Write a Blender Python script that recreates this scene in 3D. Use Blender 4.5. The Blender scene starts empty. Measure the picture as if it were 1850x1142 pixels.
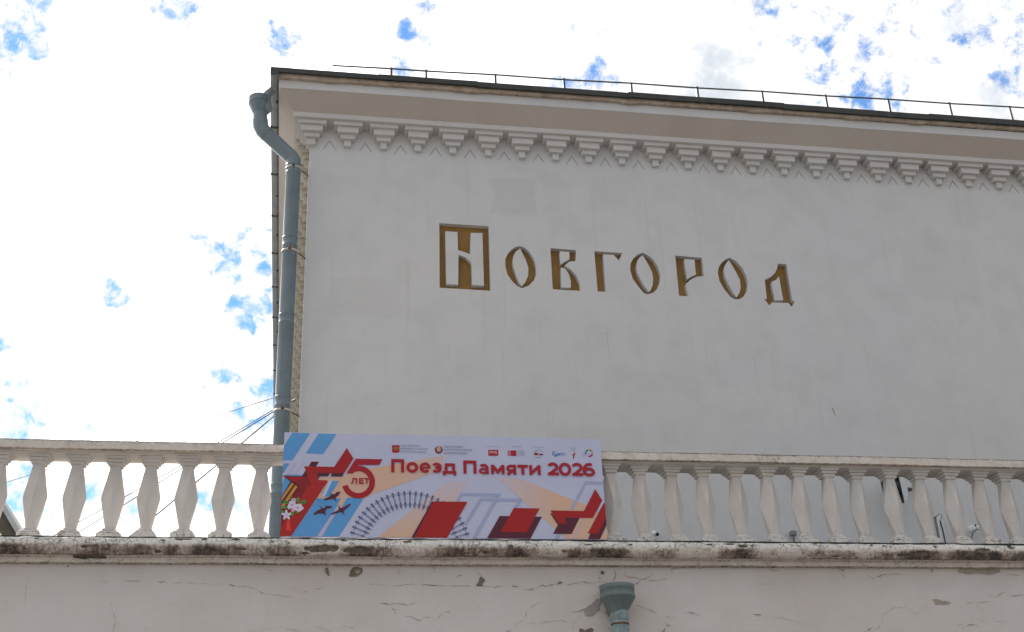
import bpy, bmesh, math, random
import numpy as np
from mathutils import Vector, Matrix, noise

random.seed(7)
SC = bpy.context.scene
COL = SC.collection

# ------------------------------------------------------------------ camera
cam_data = bpy.data.cameras.new('camera')
cam = bpy.data.objects.new('camera', cam_data)
COL.objects.link(cam)
cam_data.sensor_width = 36.0
cam_data.lens = 43.69
cam_data.clip_start = 0.1
cam_data.clip_end = 2000.0
cam.matrix_world = Matrix(((0.98540, -0.03856, -0.16582, 0.0),
                           (-0.16578, -0.43903, -0.88305, 0.0),
                           (-0.03875, 0.89764, -0.43901, 1.6),
                           (0.0, 0.0, 0.0, 1.0)))
SC.camera = cam

# ------------------------------------------------------------------ light
SUN_DIR = Vector((-0.375, 0.645, 0.665)).normalized()      # towards the sun: behind the building, to its left
SKY_STRENGTH = 0.12
CLOUD = 0.56
SC.view_settings.view_transform = 'Standard'
SC.view_settings.look = 'None'
SC.view_settings.exposure = 1.38
SC.view_settings.gamma = 1.0
SC.view_settings.use_curve_mapping = False
sun_data = bpy.data.lights.new('sun', 'SUN')
sun_data.energy = 3.6
sun_data.angle = math.radians(0.5)
sun_data.color = (1.0, 0.95, 0.88)
sun = bpy.data.objects.new('sun', sun_data)
COL.objects.link(sun)
sun.rotation_euler = SUN_DIR.to_track_quat('Z', 'Y').to_euler()
sun.location = SUN_DIR * 60


class NT:
    """tiny helper for building node trees"""
    def __init__(s, tree):
        s.t = tree; s.n = tree.nodes; s.l = tree.links
    def node(s, typ, **k):
        n = s.n.new(typ)
        for a, v in k.items():
            setattr(n, a, v)
        return n
    def link(s, a, b):
        s.l.new(a, b)
    def put(s, sock, v):
        if isinstance(v, bpy.types.NodeSocket):
            s.l.new(v, sock)
        else:
            sock.default_value = v
    def math(s, op, a, b=None, c=None, clamp=False):
        n = s.node('ShaderNodeMath', operation=op, use_clamp=clamp)
        s.put(n.inputs[0], a)
        if b is not None: s.put(n.inputs[1], b)
        if c is not None: s.put(n.inputs[2], c)
        return n.outputs[0]
    def ramp(s, v, a, b, lo=0.0, hi=1.0, smooth=True):
        n = s.node('ShaderNodeMapRange')
        n.interpolation_type = 'SMOOTHSTEP' if smooth else 'LINEAR'
        s.put(n.inputs['Value'], v)
        for k, x in (('From Min', a), ('From Max', b), ('To Min', lo), ('To Max', hi)):
            s.put(n.inputs[k], x)
        return n.outputs[0]
    def mix(s, f, a, b, mode='MIX'):
        n = s.node('ShaderNodeMix', data_type='RGBA', blend_type=mode)
        s.put(n.inputs[0], f)
        for i, v in ((6, a), (7, b)):
            if not isinstance(v, bpy.types.NodeSocket):
                v = (v[0], v[1], v[2], 1.0)
            s.put(n.inputs[i], v)
        return n.outputs[2]
    def noise(s, vec, scale, detail=4, rough=0.55, dist=0.0):
        n = s.node('ShaderNodeTexNoise')
        if vec is not None: s.link(vec, n.inputs['Vector'])
        n.inputs['Scale'].default_value = scale
        n.inputs['Detail'].default_value = detail
        n.inputs['Roughness'].default_value = rough
        n.inputs['Distortion'].default_value = dist
        return n.outputs[0]
    def mapping(s, vec, scale=(1, 1, 1), loc=(0, 0, 0)):
        n = s.node('ShaderNodeMapping')
        s.link(vec, n.inputs[0])
        n.inputs['Scale'].default_value = scale
        n.inputs['Location'].default_value = loc
        return n.outputs[0]

# ------------------------------------------------------------------ measured data (metres)
TRACK = (1.163, -0.124, 0.5452, 0.4402)
ARTWORK = [
 ('sky',1,[(0.071,0.993),(0.235,0.993),(0.083,0.723),(0,0.721),(0,0.862)]),
 ('sky',1,[(0.313,0.993),(0.479,0.992),(0.361,0.789),(0.2,0.794)]),
 ('sky',1,[(0.001,0.693),(0.058,0.692),(0.011,0.602),(0,0.6)]),
 ('sky',1,[(0.036,0.584),(0.182,0.584),(0.17,0.571),(0,0.573)]),
 ('mist',1,[(0.086,0.695),(0.126,0.695),(0.073,0.587),(0.034,0.586)]),
 ('mist',1,[(0.17,0.696),(0.204,0.716),(0.134,0.588),(0.095,0.587)]),
 ('sky',1,[(0,0.488),(0.013,0.554),(0.08,0.518),(0.069,0.515),(0,0.357)]),
 ('beam_u',1,[(0.329,0.536),(0.352,0.566),(0.537,0.569),(0.583,0.606),(0.825,0.665),(1.184,0.737),(1.473,0.798),(1.471,0.663),(1.231,0.564),(0.818,0.41),(0.735,0.36),(0.587,0.372),(0.543,0.285),(0.467,0.207),(0.483,0.274),(0.523,0.352),(0.316,0.357),(0.408,0.525)]),
 ('sky',2,[(0.422,0.53),(0.512,0.531),(0.43,0.378),(0.357,0.376),(0.365,0.417)]),
 ('pale',3,[(0.422,0.53),(0.45,0.53),(0.385,0.377),(0.357,0.376)]),
 ('sky',2,[(0.316,0.36),(0.532,0.364),(0.466,0.226),(0.331,0.003),(0.098,0.001),(0.319,0.362)]),
 ('sky',2,[(0.587,0.372),(0.735,0.363),(0.632,0.186),(0.523,0.005),(0.372,0.003),(0.498,0.227),(0.543,0.285)]),
 ('beam_v',1,[(0.871,0),(1.194,0.273),(1.372,0.425),(1.521,0.543),(1.707,0.546),(1.569,0.317),(1.186,0.003)]),
 ('beam_w',1,[(1.981,0.583),(2.076,0.598),(2.238,0.568),(2.697,0.382),(2.82,0.332),(3.005,0.206),(3.005,0.0),(2.617,0),(2.51,0.099),(2.277,0.312)]),
 ('outline',2,[(1.631,0.431),(2.014,0.431),(1.769,0),(1.734,0),(1.963,0.405),(1.648,0.405),(1.62,0.353),(1.593,0.353)]),
 ('outline',3,[(1.816,0.387),(2.215,0.385),(2.16,0.291),(2.124,0.292),(2.181,0.358),(1.829,0.359),(1.683,0.123),(1.656,0.132)]),
 ('outline',2,[(2.826,0.568),(3.001,0.568),(3.004,0.539),(2.838,0.538),(2.691,0.279),(2.663,0.283)]),
 ('outline',2,[(2.536,0.062),(2.573,0.046),(2.539,0.001),(2.505,0.0)]),
 ('maroon',3,[(0.255,0.714),(0.324,0.714),(0.298,0.666),(0.232,0.669)]),
 ('maroon',3,[(0.002,0.571),(0.174,0.57),(0.207,0.632),(0.264,0.492),(0.094,0.489),(0.071,0.518)]),
 ('red',4,[(0.03,0.565),(0.166,0.563),(0.227,0.557),(0.193,0.529),(0.093,0.517)]),
 ('redb',4,[(0.098,0.516),(0.227,0.557),(0.316,0.531),(0.22,0.467),(0.162,0.33),(0.004,0.09),(0,0.302),(0.143,0.471)]),
 ('redc',3,[(0.257,0.518),(0.408,0.521),(0.101,0.005),(0,0),(0.002,0.139)]),
 ('redc',5,[(0.191,0.665),(0.309,0.603),(0.332,0.566),(0.32,0.536),(0.408,0.532),(0.387,0.494),(0.264,0.492),(0.227,0.557),(0.207,0.632)]),
 ('red',6,[(0.191,0.665),(0.464,0.665),(0.576,0.853),(0.638,0.751),(0.554,0.604),(0.217,0.601)]),
 ('maroon',6,[(0.554,0.605),(0.537,0.572),(0.433,0.573),(0.448,0.606)]),
 ('maroon',6,[(0.426,0.605),(0.411,0.574),(0.341,0.571),(0.324,0.559),(0.305,0.603)]),
 ('black',6,[(0.072,0.515),(0.143,0.476),(0.148,0.456),(0.005,0.233),(0,0.368)]),
 ('orange',7,[(0.082,0.505),(0.106,0.493),(0.001,0.325),(0,0.363)]),
 ('orange',7,[(0.116,0.48),(0.139,0.467),(0.049,0.313),(0.004,0.248),(0.002,0.288)]),
 ('cone',6,[(0.059,0.169),(0.078,0.169),(0.096,0.05),(0.049,0.053)]),
 ('leaf',7,[(0.092,0.363),(0.094,0.352),(0.093,0.342),(0.089,0.336),(0.083,0.334),(0.077,0.337),(0.071,0.345),(0.067,0.355),(0.065,0.366),(0.066,0.375),(0.07,0.381),(0.075,0.383),(0.082,0.38),(0.088,0.373)]),
 ('leaf',7,[(0.163,0.337),(0.16,0.326),(0.154,0.317),(0.148,0.313),(0.141,0.314),(0.135,0.32),(0.132,0.33),(0.133,0.342),(0.136,0.354),(0.141,0.363),(0.148,0.367),(0.154,0.366),(0.16,0.359),(0.163,0.349)]),
 ('leaf',7,[(0.221,0.332),(0.222,0.323),(0.218,0.314),(0.21,0.305),(0.199,0.3),(0.187,0.298),(0.177,0.3),(0.171,0.307),(0.17,0.315),(0.174,0.325),(0.183,0.333),(0.193,0.339),(0.205,0.341),(0.215,0.338)]),
 ('leaf',7,[(0.063,0.313),(0.059,0.306),(0.052,0.301),(0.042,0.3),(0.032,0.302),(0.023,0.306),(0.017,0.313),(0.016,0.321),(0.019,0.328),(0.026,0.333),(0.036,0.334),(0.046,0.333),(0.055,0.328),(0.061,0.321)]),
 ('leaf',7,[(0.052,0.272),(0.052,0.265),(0.047,0.259),(0.039,0.255),(0.03,0.253),(0.021,0.254),(0.014,0.258),(0.011,0.264),(0.012,0.271),(0.016,0.277),(0.024,0.281),(0.033,0.283),(0.042,0.282),(0.049,0.278)]),
 ('leaf',7,[(0.031,0.223),(0.03,0.215),(0.025,0.209),(0.017,0.206),(0.009,0.206),(0.001,0.209),(0,0.215),(0,0.223),(0,0.231),(0,0.237),(0.007,0.24),(0.016,0.24),(0.023,0.237),(0.029,0.231)]),
 ('leaf',7,[(0.164,0.225),(0.163,0.22),(0.158,0.216),(0.151,0.213),(0.143,0.213),(0.135,0.215),(0.13,0.219),(0.128,0.224),(0.13,0.23),(0.135,0.234),(0.142,0.236),(0.15,0.236),(0.157,0.234),(0.162,0.23)]),
 ('leaf',7,[(0.111,0.198),(0.105,0.19),(0.097,0.186),(0.089,0.185),(0.082,0.189),(0.078,0.197),(0.078,0.206),(0.081,0.215),(0.086,0.223),(0.094,0.228),(0.102,0.228),(0.109,0.224),(0.113,0.217),(0.114,0.207)]),
 ('leafd',8,[(0.212,0.326),(0.211,0.324),(0.208,0.32),(0.201,0.316),(0.194,0.312),(0.187,0.31),(0.182,0.309),(0.18,0.309),(0.181,0.312),(0.185,0.315),(0.191,0.319),(0.198,0.323),(0.205,0.326),(0.21,0.327)]),
 ('leafd',8,[(0.083,0.357),(0.085,0.35),(0.086,0.343),(0.085,0.34),(0.084,0.339),(0.081,0.342),(0.078,0.348),(0.076,0.355),(0.074,0.363),(0.073,0.369),(0.074,0.373),(0.075,0.373),(0.078,0.371),(0.08,0.365)]),
 ('leafd',8,[(0.057,0.314),(0.055,0.313),(0.05,0.313),(0.043,0.314),(0.036,0.315),(0.029,0.317),(0.025,0.318),(0.023,0.32),(0.025,0.321),(0.03,0.321),(0.037,0.321),(0.044,0.319),(0.051,0.318),(0.055,0.316)]),
 ('pink',7,[(0.141,0.34),(0.138,0.331),(0.13,0.325),(0.119,0.321),(0.106,0.32),(0.095,0.324),(0.087,0.331),(0.083,0.339),(0.086,0.347),(0.094,0.354),(0.105,0.358),(0.118,0.358),(0.129,0.354),(0.137,0.348)]),
 ('pink',7,[(0.122,0.242),(0.12,0.234),(0.116,0.228),(0.108,0.224),(0.1,0.224),(0.093,0.227),(0.088,0.234),(0.086,0.241),(0.087,0.249),(0.092,0.255),(0.099,0.259),(0.107,0.259),(0.114,0.256),(0.12,0.25)]),
 ('petal',8,[(0.134,0.283),(0.126,0.274),(0.116,0.27),(0.109,0.262),(0.098,0.258),(0.087,0.263),(0.079,0.272),(0.069,0.277),(0.06,0.286),(0.062,0.298),(0.066,0.307),(0.068,0.318),(0.073,0.329),(0.085,0.33),(0.096,0.328),(0.107,0.329),(0.119,0.327),(0.125,0.316),(0.127,0.305),(0.132,0.295)]),
 ('petal',8,[(0.201,0.26),(0.195,0.251),(0.185,0.246),(0.177,0.239),(0.17,0.231),(0.158,0.228),(0.145,0.232),(0.135,0.239),(0.124,0.242),(0.112,0.247),(0.104,0.256),(0.106,0.267),(0.109,0.276),(0.108,0.285),(0.109,0.296),(0.119,0.302),(0.132,0.302),(0.144,0.302),(0.155,0.305),(0.168,0.305),(0.179,0.298),(0.184,0.287),(0.189,0.279),(0.197,0.27)]),
 ('petal',8,[(0.09,0.274),(0.088,0.264),(0.084,0.257),(0.077,0.252),(0.069,0.252),(0.061,0.256),(0.056,0.264),(0.054,0.273),(0.055,0.283),(0.06,0.291),(0.067,0.295),(0.075,0.295),(0.082,0.291),(0.088,0.283)]),
 ('pinkc',9,[(0.105,0.294),(0.104,0.29),(0.101,0.288),(0.097,0.286),(0.093,0.286),(0.088,0.287),(0.085,0.29),(0.084,0.294),(0.085,0.297),(0.088,0.3),(0.092,0.302),(0.097,0.302),(0.101,0.3),(0.104,0.297)]),
 ('pinkc',9,[(0.158,0.267),(0.157,0.263),(0.153,0.26),(0.149,0.258),(0.143,0.258),(0.138,0.26),(0.135,0.263),(0.133,0.267),(0.134,0.271),(0.138,0.274),(0.142,0.276),(0.148,0.276),(0.153,0.274),(0.157,0.271)]),
 ('petal',8,[(0.093,0.214),(0.092,0.205),(0.084,0.198),(0.075,0.193),(0.07,0.19),(0.073,0.185),(0.079,0.176),(0.083,0.165),(0.081,0.157),(0.073,0.156),(0.063,0.162),(0.056,0.17),(0.052,0.174),(0.048,0.17),(0.042,0.161),(0.033,0.154),(0.025,0.154),(0.022,0.162),(0.024,0.174),(0.028,0.183),(0.03,0.188),(0.025,0.191),(0.016,0.195),(0.006,0.202),(0.004,0.21),(0.009,0.216),(0.02,0.217),(0.031,0.214),(0.036,0.214),(0.036,0.22),(0.036,0.231),(0.039,0.242),(0.046,0.247),(0.053,0.242),(0.057,0.231),(0.059,0.22),(0.061,0.215),(0.066,0.216),(0.076,0.219),(0.087,0.219)]),
 ('pinkc',9,[(0.054,0.196),(0.054,0.193),(0.052,0.191),(0.05,0.189),(0.047,0.189),(0.044,0.191),(0.042,0.193),(0.041,0.196),(0.042,0.199),(0.043,0.202),(0.046,0.203),(0.049,0.203),(0.052,0.202),(0.054,0.199)]),
 ('crane',7,[(0.418,0.431),(0.445,0.401),(0.472,0.4),(0.495,0.423),(0.529,0.427),(0.511,0.396),(0.482,0.367),(0.495,0.327),(0.477,0.348),(0.461,0.359),(0.415,0.346),(0.379,0.34),(0.386,0.358),(0.434,0.379),(0.441,0.397)]),
 ('crane',7,[(0.334,0.303),(0.365,0.266),(0.384,0.268),(0.407,0.291),(0.455,0.287),(0.451,0.273),(0.408,0.263),(0.391,0.233),(0.401,0.189),(0.381,0.217),(0.333,0.217),(0.295,0.201),(0.29,0.214),(0.323,0.244),(0.359,0.26)]),
 ('crane',7,[(0.504,0.302),(0.529,0.268),(0.547,0.272),(0.616,0.315),(0.621,0.302),(0.562,0.248),(0.558,0.23),(0.571,0.204),(0.546,0.224),(0.533,0.235),(0.453,0.205),(0.44,0.213),(0.518,0.254)]),
 ('mist',3,[(0.493,0.219),(0.514,0.259),(0.532,0.305),(0.489,0.269),(0.327,0.002),(0.372,0),(0.467,0.189)]),
 ('redt',6,[(0.659,0.748),(0.908,0.749),(0.876,0.692),(0.689,0.689),(0.678,0.678),(0.691,0.682),(0.713,0.679),(0.735,0.674),(0.755,0.665),(0.775,0.653),(0.792,0.638),(0.807,0.621),(0.819,0.601),(0.829,0.58),(0.836,0.558),(0.839,0.534),(0.839,0.511),(0.836,0.488),(0.829,0.465),(0.82,0.444),(0.807,0.425),(0.792,0.408),(0.775,0.393),(0.756,0.381),(0.736,0.372),(0.715,0.366),(0.693,0.364),(0.67,0.365),(0.649,0.369),(0.628,0.377),(0.608,0.387),(0.591,0.401),(0.575,0.417),(0.561,0.436),(0.551,0.456),(0.543,0.478),(0.59,0.494),(0.596,0.477),(0.604,0.461),(0.615,0.447),(0.629,0.436),(0.643,0.426),(0.659,0.42),(0.676,0.416),(0.693,0.415),(0.711,0.418),(0.727,0.424),(0.742,0.432),(0.756,0.443),(0.768,0.456),(0.777,0.471),(0.784,0.488),(0.788,0.506),(0.789,0.524),(0.788,0.542),(0.783,0.56),(0.775,0.576),(0.765,0.591),(0.753,0.604),(0.739,0.614),(0.723,0.622),(0.706,0.627),(0.689,0.629),(0.672,0.627),(0.655,0.623),(0.632,0.604),(0.577,0.604)]),
 ('redp',6,[(1.373,0.344),(1.695,0.346),(1.5,0),(1.195,0)]),
 ('marl',7,[(1.366,0.344),(1.377,0.344),(1.201,0),(1.175,0)]),
 ('maroon',4,[(1.994,0.214),(2.392,0.211),(2.274,0),(1.869,0)]),
 ('redp',5,[(2.13,0.292),(2.375,0.291),(2.241,0.059),(1.996,0.06)]),
 ('maroon',4,[(2.471,0.247),(2.49,0.243),(2.551,0.15),(2.626,0.151),(2.601,0.204),(2.752,0.206),(2.664,0.047),(2.489,0.048),(2.54,0.134)]),
 ('redp',5,[(2.477,0.273),(2.797,0.271),(2.92,0.489),(2.982,0.379),(2.878,0.205),(2.597,0.203),(2.629,0.146),(2.55,0.145)]),
 ('redp',5,[(2.998,0.36),(3.005,0.335),(3.005,0.206),(2.918,0.052),(2.82,0.055)]),
 ('maroon',4,[(2.931,0.104),(3.005,0.232),(3.005,0.136),(2.933,0),(2.82,0),(2.846,0.059)]),
 ('pale',4,[(2.986,0.378),(2.998,0.361),(2.936,0.263),(2.926,0.276)]),
 ('mist',3,[(2.783,0.197),(2.794,0.197),(2.695,0),(2.684,0)]),
 ('logored',1,[(0.995,0.894),(1.066,0.895),(1.066,0.823),(1.034,0.815),(1.028,0.815),(0.996,0.82)]),
 ('gold',2,[(1.06,0.86),(1.052,0.854),(1.046,0.849),(1.043,0.839),(1.032,0.841),(1.025,0.845),(1.013,0.844),(1.009,0.851),(1.013,0.859),(1.009,0.867),(1.013,0.874),(1.025,0.874),(1.032,0.878),(1.043,0.88),(1.046,0.871),(1.052,0.867)]),
 ('logobrown',1,[(1.473,0.856),(1.471,0.844),(1.466,0.833),(1.457,0.824),(1.446,0.818),(1.435,0.816),(1.423,0.818),(1.412,0.823),(1.404,0.831),(1.399,0.842),(1.397,0.854),(1.399,0.866),(1.405,0.877),(1.413,0.886),(1.424,0.892),(1.436,0.894),(1.447,0.892),(1.458,0.887),(1.466,0.878),(1.471,0.868)]),
 ('logotan',2,[(1.455,0.862),(1.453,0.848),(1.447,0.838),(1.439,0.832),(1.43,0.832),(1.422,0.837),(1.417,0.848),(1.415,0.861),(1.417,0.874),(1.423,0.884),(1.431,0.89),(1.44,0.891),(1.448,0.885),(1.454,0.875)]),
 ('logored',3,[(1.445,0.831),(1.444,0.827),(1.441,0.824),(1.437,0.823),(1.432,0.822),(1.428,0.824),(1.425,0.827),(1.424,0.831),(1.425,0.835),(1.428,0.838),(1.433,0.84),(1.437,0.84),(1.442,0.838),(1.444,0.835)]),
 ('logored',1,[(1.907,0.866),(2.003,0.869),(2.001,0.808),(1.905,0.806)]),
 ('logored',1,[(2.12,0.865),(2.178,0.866),(2.172,0.807),(2.118,0.809)]),
 ('logored',1,[(2.11,0.865),(2.114,0.865),(2.112,0.809),(2.107,0.809)]),
 ('logored',1,[(2.096,0.865),(2.105,0.866),(2.101,0.808),(2.092,0.808)]),
 ('redp',1,[(2.35,0.847),(2.387,0.847),(2.386,0.832),(2.349,0.831)]),
 ('leafd',1,[(2.349,0.831),(2.386,0.832),(2.385,0.821),(2.349,0.821)]),
 ('navy',1,[(2.394,0.836),(2.435,0.837),(2.434,0.829),(2.394,0.828)]),
 ('redp',1,[(2.394,0.828),(2.434,0.829),(2.434,0.822),(2.394,0.821)]),
 ('grey',1,[(2.353,0.849),(2.358,0.859),(2.365,0.867),(2.373,0.873),(2.383,0.877),(2.393,0.878),(2.403,0.877),(2.412,0.874),(2.42,0.868),(2.427,0.86),(2.431,0.851),(2.426,0.849),(2.422,0.857),(2.417,0.864),(2.41,0.869),(2.402,0.872),(2.393,0.873),(2.384,0.872),(2.376,0.868),(2.368,0.863),(2.362,0.856),(2.358,0.847)]),
 ('grey',1,[(2.421,0.808),(2.416,0.803),(2.41,0.799),(2.403,0.795),(2.396,0.793),(2.389,0.792),(2.382,0.793),(2.375,0.795),(2.369,0.798),(2.363,0.802),(2.358,0.807),(2.362,0.811),(2.366,0.806),(2.371,0.803),(2.377,0.8),(2.383,0.798),(2.389,0.798),(2.396,0.799),(2.402,0.8),(2.408,0.803),(2.413,0.807),(2.418,0.812)]),
 ('blue',1,[(2.526,0.864),(2.553,0.863),(2.554,0.852),(2.531,0.853)]),
 ('blue',1,[(2.525,0.847),(2.544,0.846),(2.54,0.836),(2.525,0.836)]),
 ('blue',1,[(2.525,0.832),(2.54,0.832),(2.535,0.822),(2.525,0.823)]),
 ('blue',1,[(2.605,0.847),(2.604,0.838),(2.574,0.838),(2.558,0.827),(2.549,0.812),(2.538,0.812),(2.55,0.834),(2.569,0.846)]),
 ('blue',1,[(2.604,0.833),(2.603,0.823),(2.576,0.823),(2.564,0.812),(2.552,0.812),(2.567,0.829),(2.58,0.832)]),
 ('logored',1,[(2.755,0.861),(2.727,0.778),(2.725,0.811),(2.73,0.83),(2.709,0.828)]),
 ('green',1,[(2.847,0.841),(2.846,0.848),(2.846,0.855),(2.848,0.862),(2.851,0.869),(2.854,0.875),(2.859,0.881),(2.865,0.886),(2.871,0.89),(2.877,0.893),(2.884,0.894),(2.885,0.881),(2.88,0.879),(2.876,0.878),(2.872,0.875),(2.868,0.872),(2.865,0.868),(2.863,0.864),(2.861,0.859),(2.86,0.855),(2.86,0.85),(2.86,0.845)]),
 ('gold2',1,[(2.891,0.894),(2.898,0.894),(2.904,0.892),(2.91,0.889),(2.915,0.885),(2.919,0.88),(2.923,0.875),(2.925,0.868),(2.927,0.862),(2.927,0.855),(2.926,0.848),(2.915,0.849),(2.916,0.854),(2.916,0.859),(2.915,0.864),(2.913,0.869),(2.91,0.873),(2.907,0.876),(2.903,0.879),(2.899,0.881),(2.895,0.882),(2.89,0.883)]),
 ('magenta',1,[(2.925,0.845),(2.923,0.839),(2.92,0.833),(2.916,0.828),(2.912,0.823),(2.907,0.819),(2.901,0.816),(2.895,0.814),(2.889,0.812),(2.883,0.812),(2.877,0.812),(2.881,0.829),(2.885,0.828),(2.888,0.829),(2.892,0.83),(2.895,0.831),(2.899,0.833),(2.902,0.835),(2.904,0.838),(2.907,0.841),(2.908,0.845),(2.91,0.848)]),
 ('logored',2,[(2.911,0.876),(2.91,0.873),(2.908,0.87),(2.905,0.869),(2.901,0.869),(2.899,0.87),(2.897,0.873),(2.896,0.876),(2.897,0.879),(2.899,0.882),(2.903,0.884),(2.906,0.884),(2.909,0.882),(2.911,0.88)]),
]
TEXTS = [
 ('СОВЕТ ФЕДЕРАЦИИ','grey',1,0,1.075,1.254,0.876,0.894),
 ('ФЕДЕРАЛЬНОГО СОБРАНИЯ','grey',1,0,1.075,1.329,0.846,0.865),
 ('РОССИЙСКОЙ ФЕДЕРАЦИИ','grey',1,0,1.075,1.321,0.816,0.837),
 ('СОВЕТ РЕСПУБЛИКИ','grey',1,0,1.481,1.667,0.8755,0.894),
 ('НАЦИОНАЛЬНОГО СОБРАНИЯ','grey',1,0,1.48,1.749,0.844,0.863),
 ('РЕСПУБЛИКИ БЕЛАРУСЬ','grey',1,0,1.48,1.706,0.812,0.8315),
 ('ГЕНЕРАЛЬНЫЙ ПАРТНЕР','grey',1,0,1.879,2.031,0.8945,0.902),
 ('ОРГАНИЗАТОР','grey',1,0,2.135,2.226,0.895,0.903),
 ('ПРИ ПОДДЕРЖКЕ','grey',1,0,2.337,2.446,0.893,0.9015),
 ('ПАРТНЕРЫ','grey',1,0,2.7,2.766,0.8915,0.9005),
 ('Первые','redt',1,1,2.704,2.755,0.867,0.8765),
 ('ржд','white',2,1,1.92,1.986,0.821,0.85),
 ('ФОНД','black',2,1,2.196,2.255,0.8485,0.8585),
 ('ИСТОРИЯ','black',2,1,2.176,2.253,0.83,0.8385),
 ('ОТЕЧЕСТВА','black',2,1,2.149,2.254,0.811,0.82),
 ('БЧ','blue',1,0,2.608,2.651,0.8215,0.8475),
 ('ОАО «РЖД»','grey',1,0,1.93,1.975,0.7945,0.8005),
 ('МЕЖДУНАРОДНЫЙ','grey',1,0,2.816,2.895,0.839,0.847),
 ('МОЛОДЕЖНЫЙ','grey',1,0,2.816,2.867,0.8255,0.8335),
 ('ЦЕНТР','grey',1,0,2.815,2.837,0.8135,0.82),
]
TITLE = [
 ('П',0.989,1.108,0.621,0.75),
 ('о',1.129,1.24,0.62,0.724),
 ('е',1.252,1.357,0.62,0.723),
 ('з',1.371,1.461,0.621,0.7235),
 ('д',1.469,1.597,0.599,0.7185),
 ('П',1.665,1.788,0.6205,0.75),
 ('а',1.809,1.904,0.619,0.721),
 ('м',1.928,2.054,0.62,0.713),
 ('я',2.072,2.167,0.618,0.717),
 ('т',2.18,2.28,0.619,0.718),
 ('и',2.293,2.402,0.619,0.717),
 ('2',2.47,2.578,0.619,0.747),
 ('0',2.578,2.699,0.615,0.747),
 ('2',2.705,2.814,0.617,0.748),
 ('6',2.812,2.931,0.614,0.748),
 ('Л',0.62,0.676,0.5025,0.5585),
 ('Е',0.693,0.738,0.504,0.5595),
 ('Т',0.742,0.789,0.505,0.5605),
]
LETTERS = [
 ([(1.776,10.172),(2.453,10.164),(2.448,9.172),(1.767,9.184)],[[(1.856,10.05),(2.021,10.048),(2.023,9.767),(2.103,9.743),(2.187,9.71),(2.204,10.045),(2.363,10.051),(2.362,9.241),(2.2,9.249),(2.201,9.575),(2.173,9.615),(2.123,9.662),(2.029,9.695),(2.015,9.24),(1.858,9.243)]]),
 ([(2.871,9.874),(2.94,9.856),(3.004,9.792),(3.059,9.686),(3.083,9.571),(3.081,9.456),(3.043,9.355),(2.966,9.27),(2.876,9.23),(2.819,9.255),(2.748,9.325),(2.686,9.428),(2.661,9.55),(2.666,9.666),(2.706,9.759),(2.768,9.829),(2.821,9.861)],[[(2.875,9.839),(2.9,9.778),(2.947,9.664),(2.976,9.549),(2.97,9.434),(2.932,9.334),(2.87,9.262),(2.839,9.313),(2.807,9.409),(2.774,9.539),(2.764,9.621),(2.775,9.705),(2.808,9.781)]]),
 ([(3.297,9.867),(3.656,9.856),(3.643,9.687),(3.551,9.669),(3.48,9.605),(3.559,9.554),(3.629,9.467),(3.674,9.353),(3.681,9.227),(3.296,9.234)],[[(3.425,9.823),(3.558,9.822),(3.554,9.709),(3.476,9.662),(3.422,9.614)],[(3.429,9.576),(3.485,9.559),(3.532,9.478),(3.552,9.38),(3.545,9.268),(3.414,9.267)]]),
 ([(3.911,9.853),(4.309,9.845),(4.248,9.724),(4.181,9.81),(4.034,9.809),(4.029,9.232),(3.915,9.23)],[]),
 ([(4.599,9.867),(4.67,9.832),(4.741,9.768),(4.793,9.669),(4.824,9.536),(4.81,9.435),(4.76,9.316),(4.693,9.247),(4.607,9.218),(4.556,9.24),(4.488,9.336),(4.422,9.449),(4.398,9.582),(4.411,9.683),(4.457,9.77),(4.523,9.833)],[[(4.599,9.823),(4.626,9.77),(4.67,9.663),(4.707,9.564),(4.713,9.463),(4.696,9.363),(4.658,9.278),(4.625,9.263),(4.58,9.341),(4.529,9.454),(4.495,9.553),(4.49,9.653),(4.515,9.739),(4.551,9.792)]]),
 ([(5.065,9.845),(5.449,9.831),(5.448,9.542),(5.334,9.524),(5.244,9.473),(5.17,9.402),(5.19,9.212),(5.056,9.219)],[[(5.192,9.795),(5.337,9.796),(5.334,9.561),(5.265,9.528),(5.193,9.474)]]),
 ([(5.856,9.852),(5.945,9.805),(6.026,9.698),(6.067,9.581),(6.075,9.463),(6.054,9.361),(5.994,9.257),(5.926,9.208),(5.855,9.198),(5.797,9.232),(5.717,9.345),(5.663,9.476),(5.655,9.611),(5.681,9.698),(5.737,9.777),(5.798,9.827)],[[(5.84,9.808),(5.874,9.742),(5.923,9.625),(5.963,9.508),(5.961,9.39),(5.935,9.305),(5.877,9.227),(5.837,9.309),(5.79,9.432),(5.754,9.548),(5.75,9.65),(5.769,9.719),(5.808,9.781)]]),
 ([(6.559,9.794),(6.682,9.792),(6.688,9.226),(6.724,9.207),(6.671,9.11),(6.626,9.178),(6.385,9.175),(6.341,9.127),(6.281,9.221),(6.319,9.231),(6.328,9.529),(6.438,9.586),(6.503,9.654),(6.54,9.724)],[[(6.423,9.497),(6.494,9.534),(6.547,9.591),(6.557,9.216),(6.431,9.211)]]),
]
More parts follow.
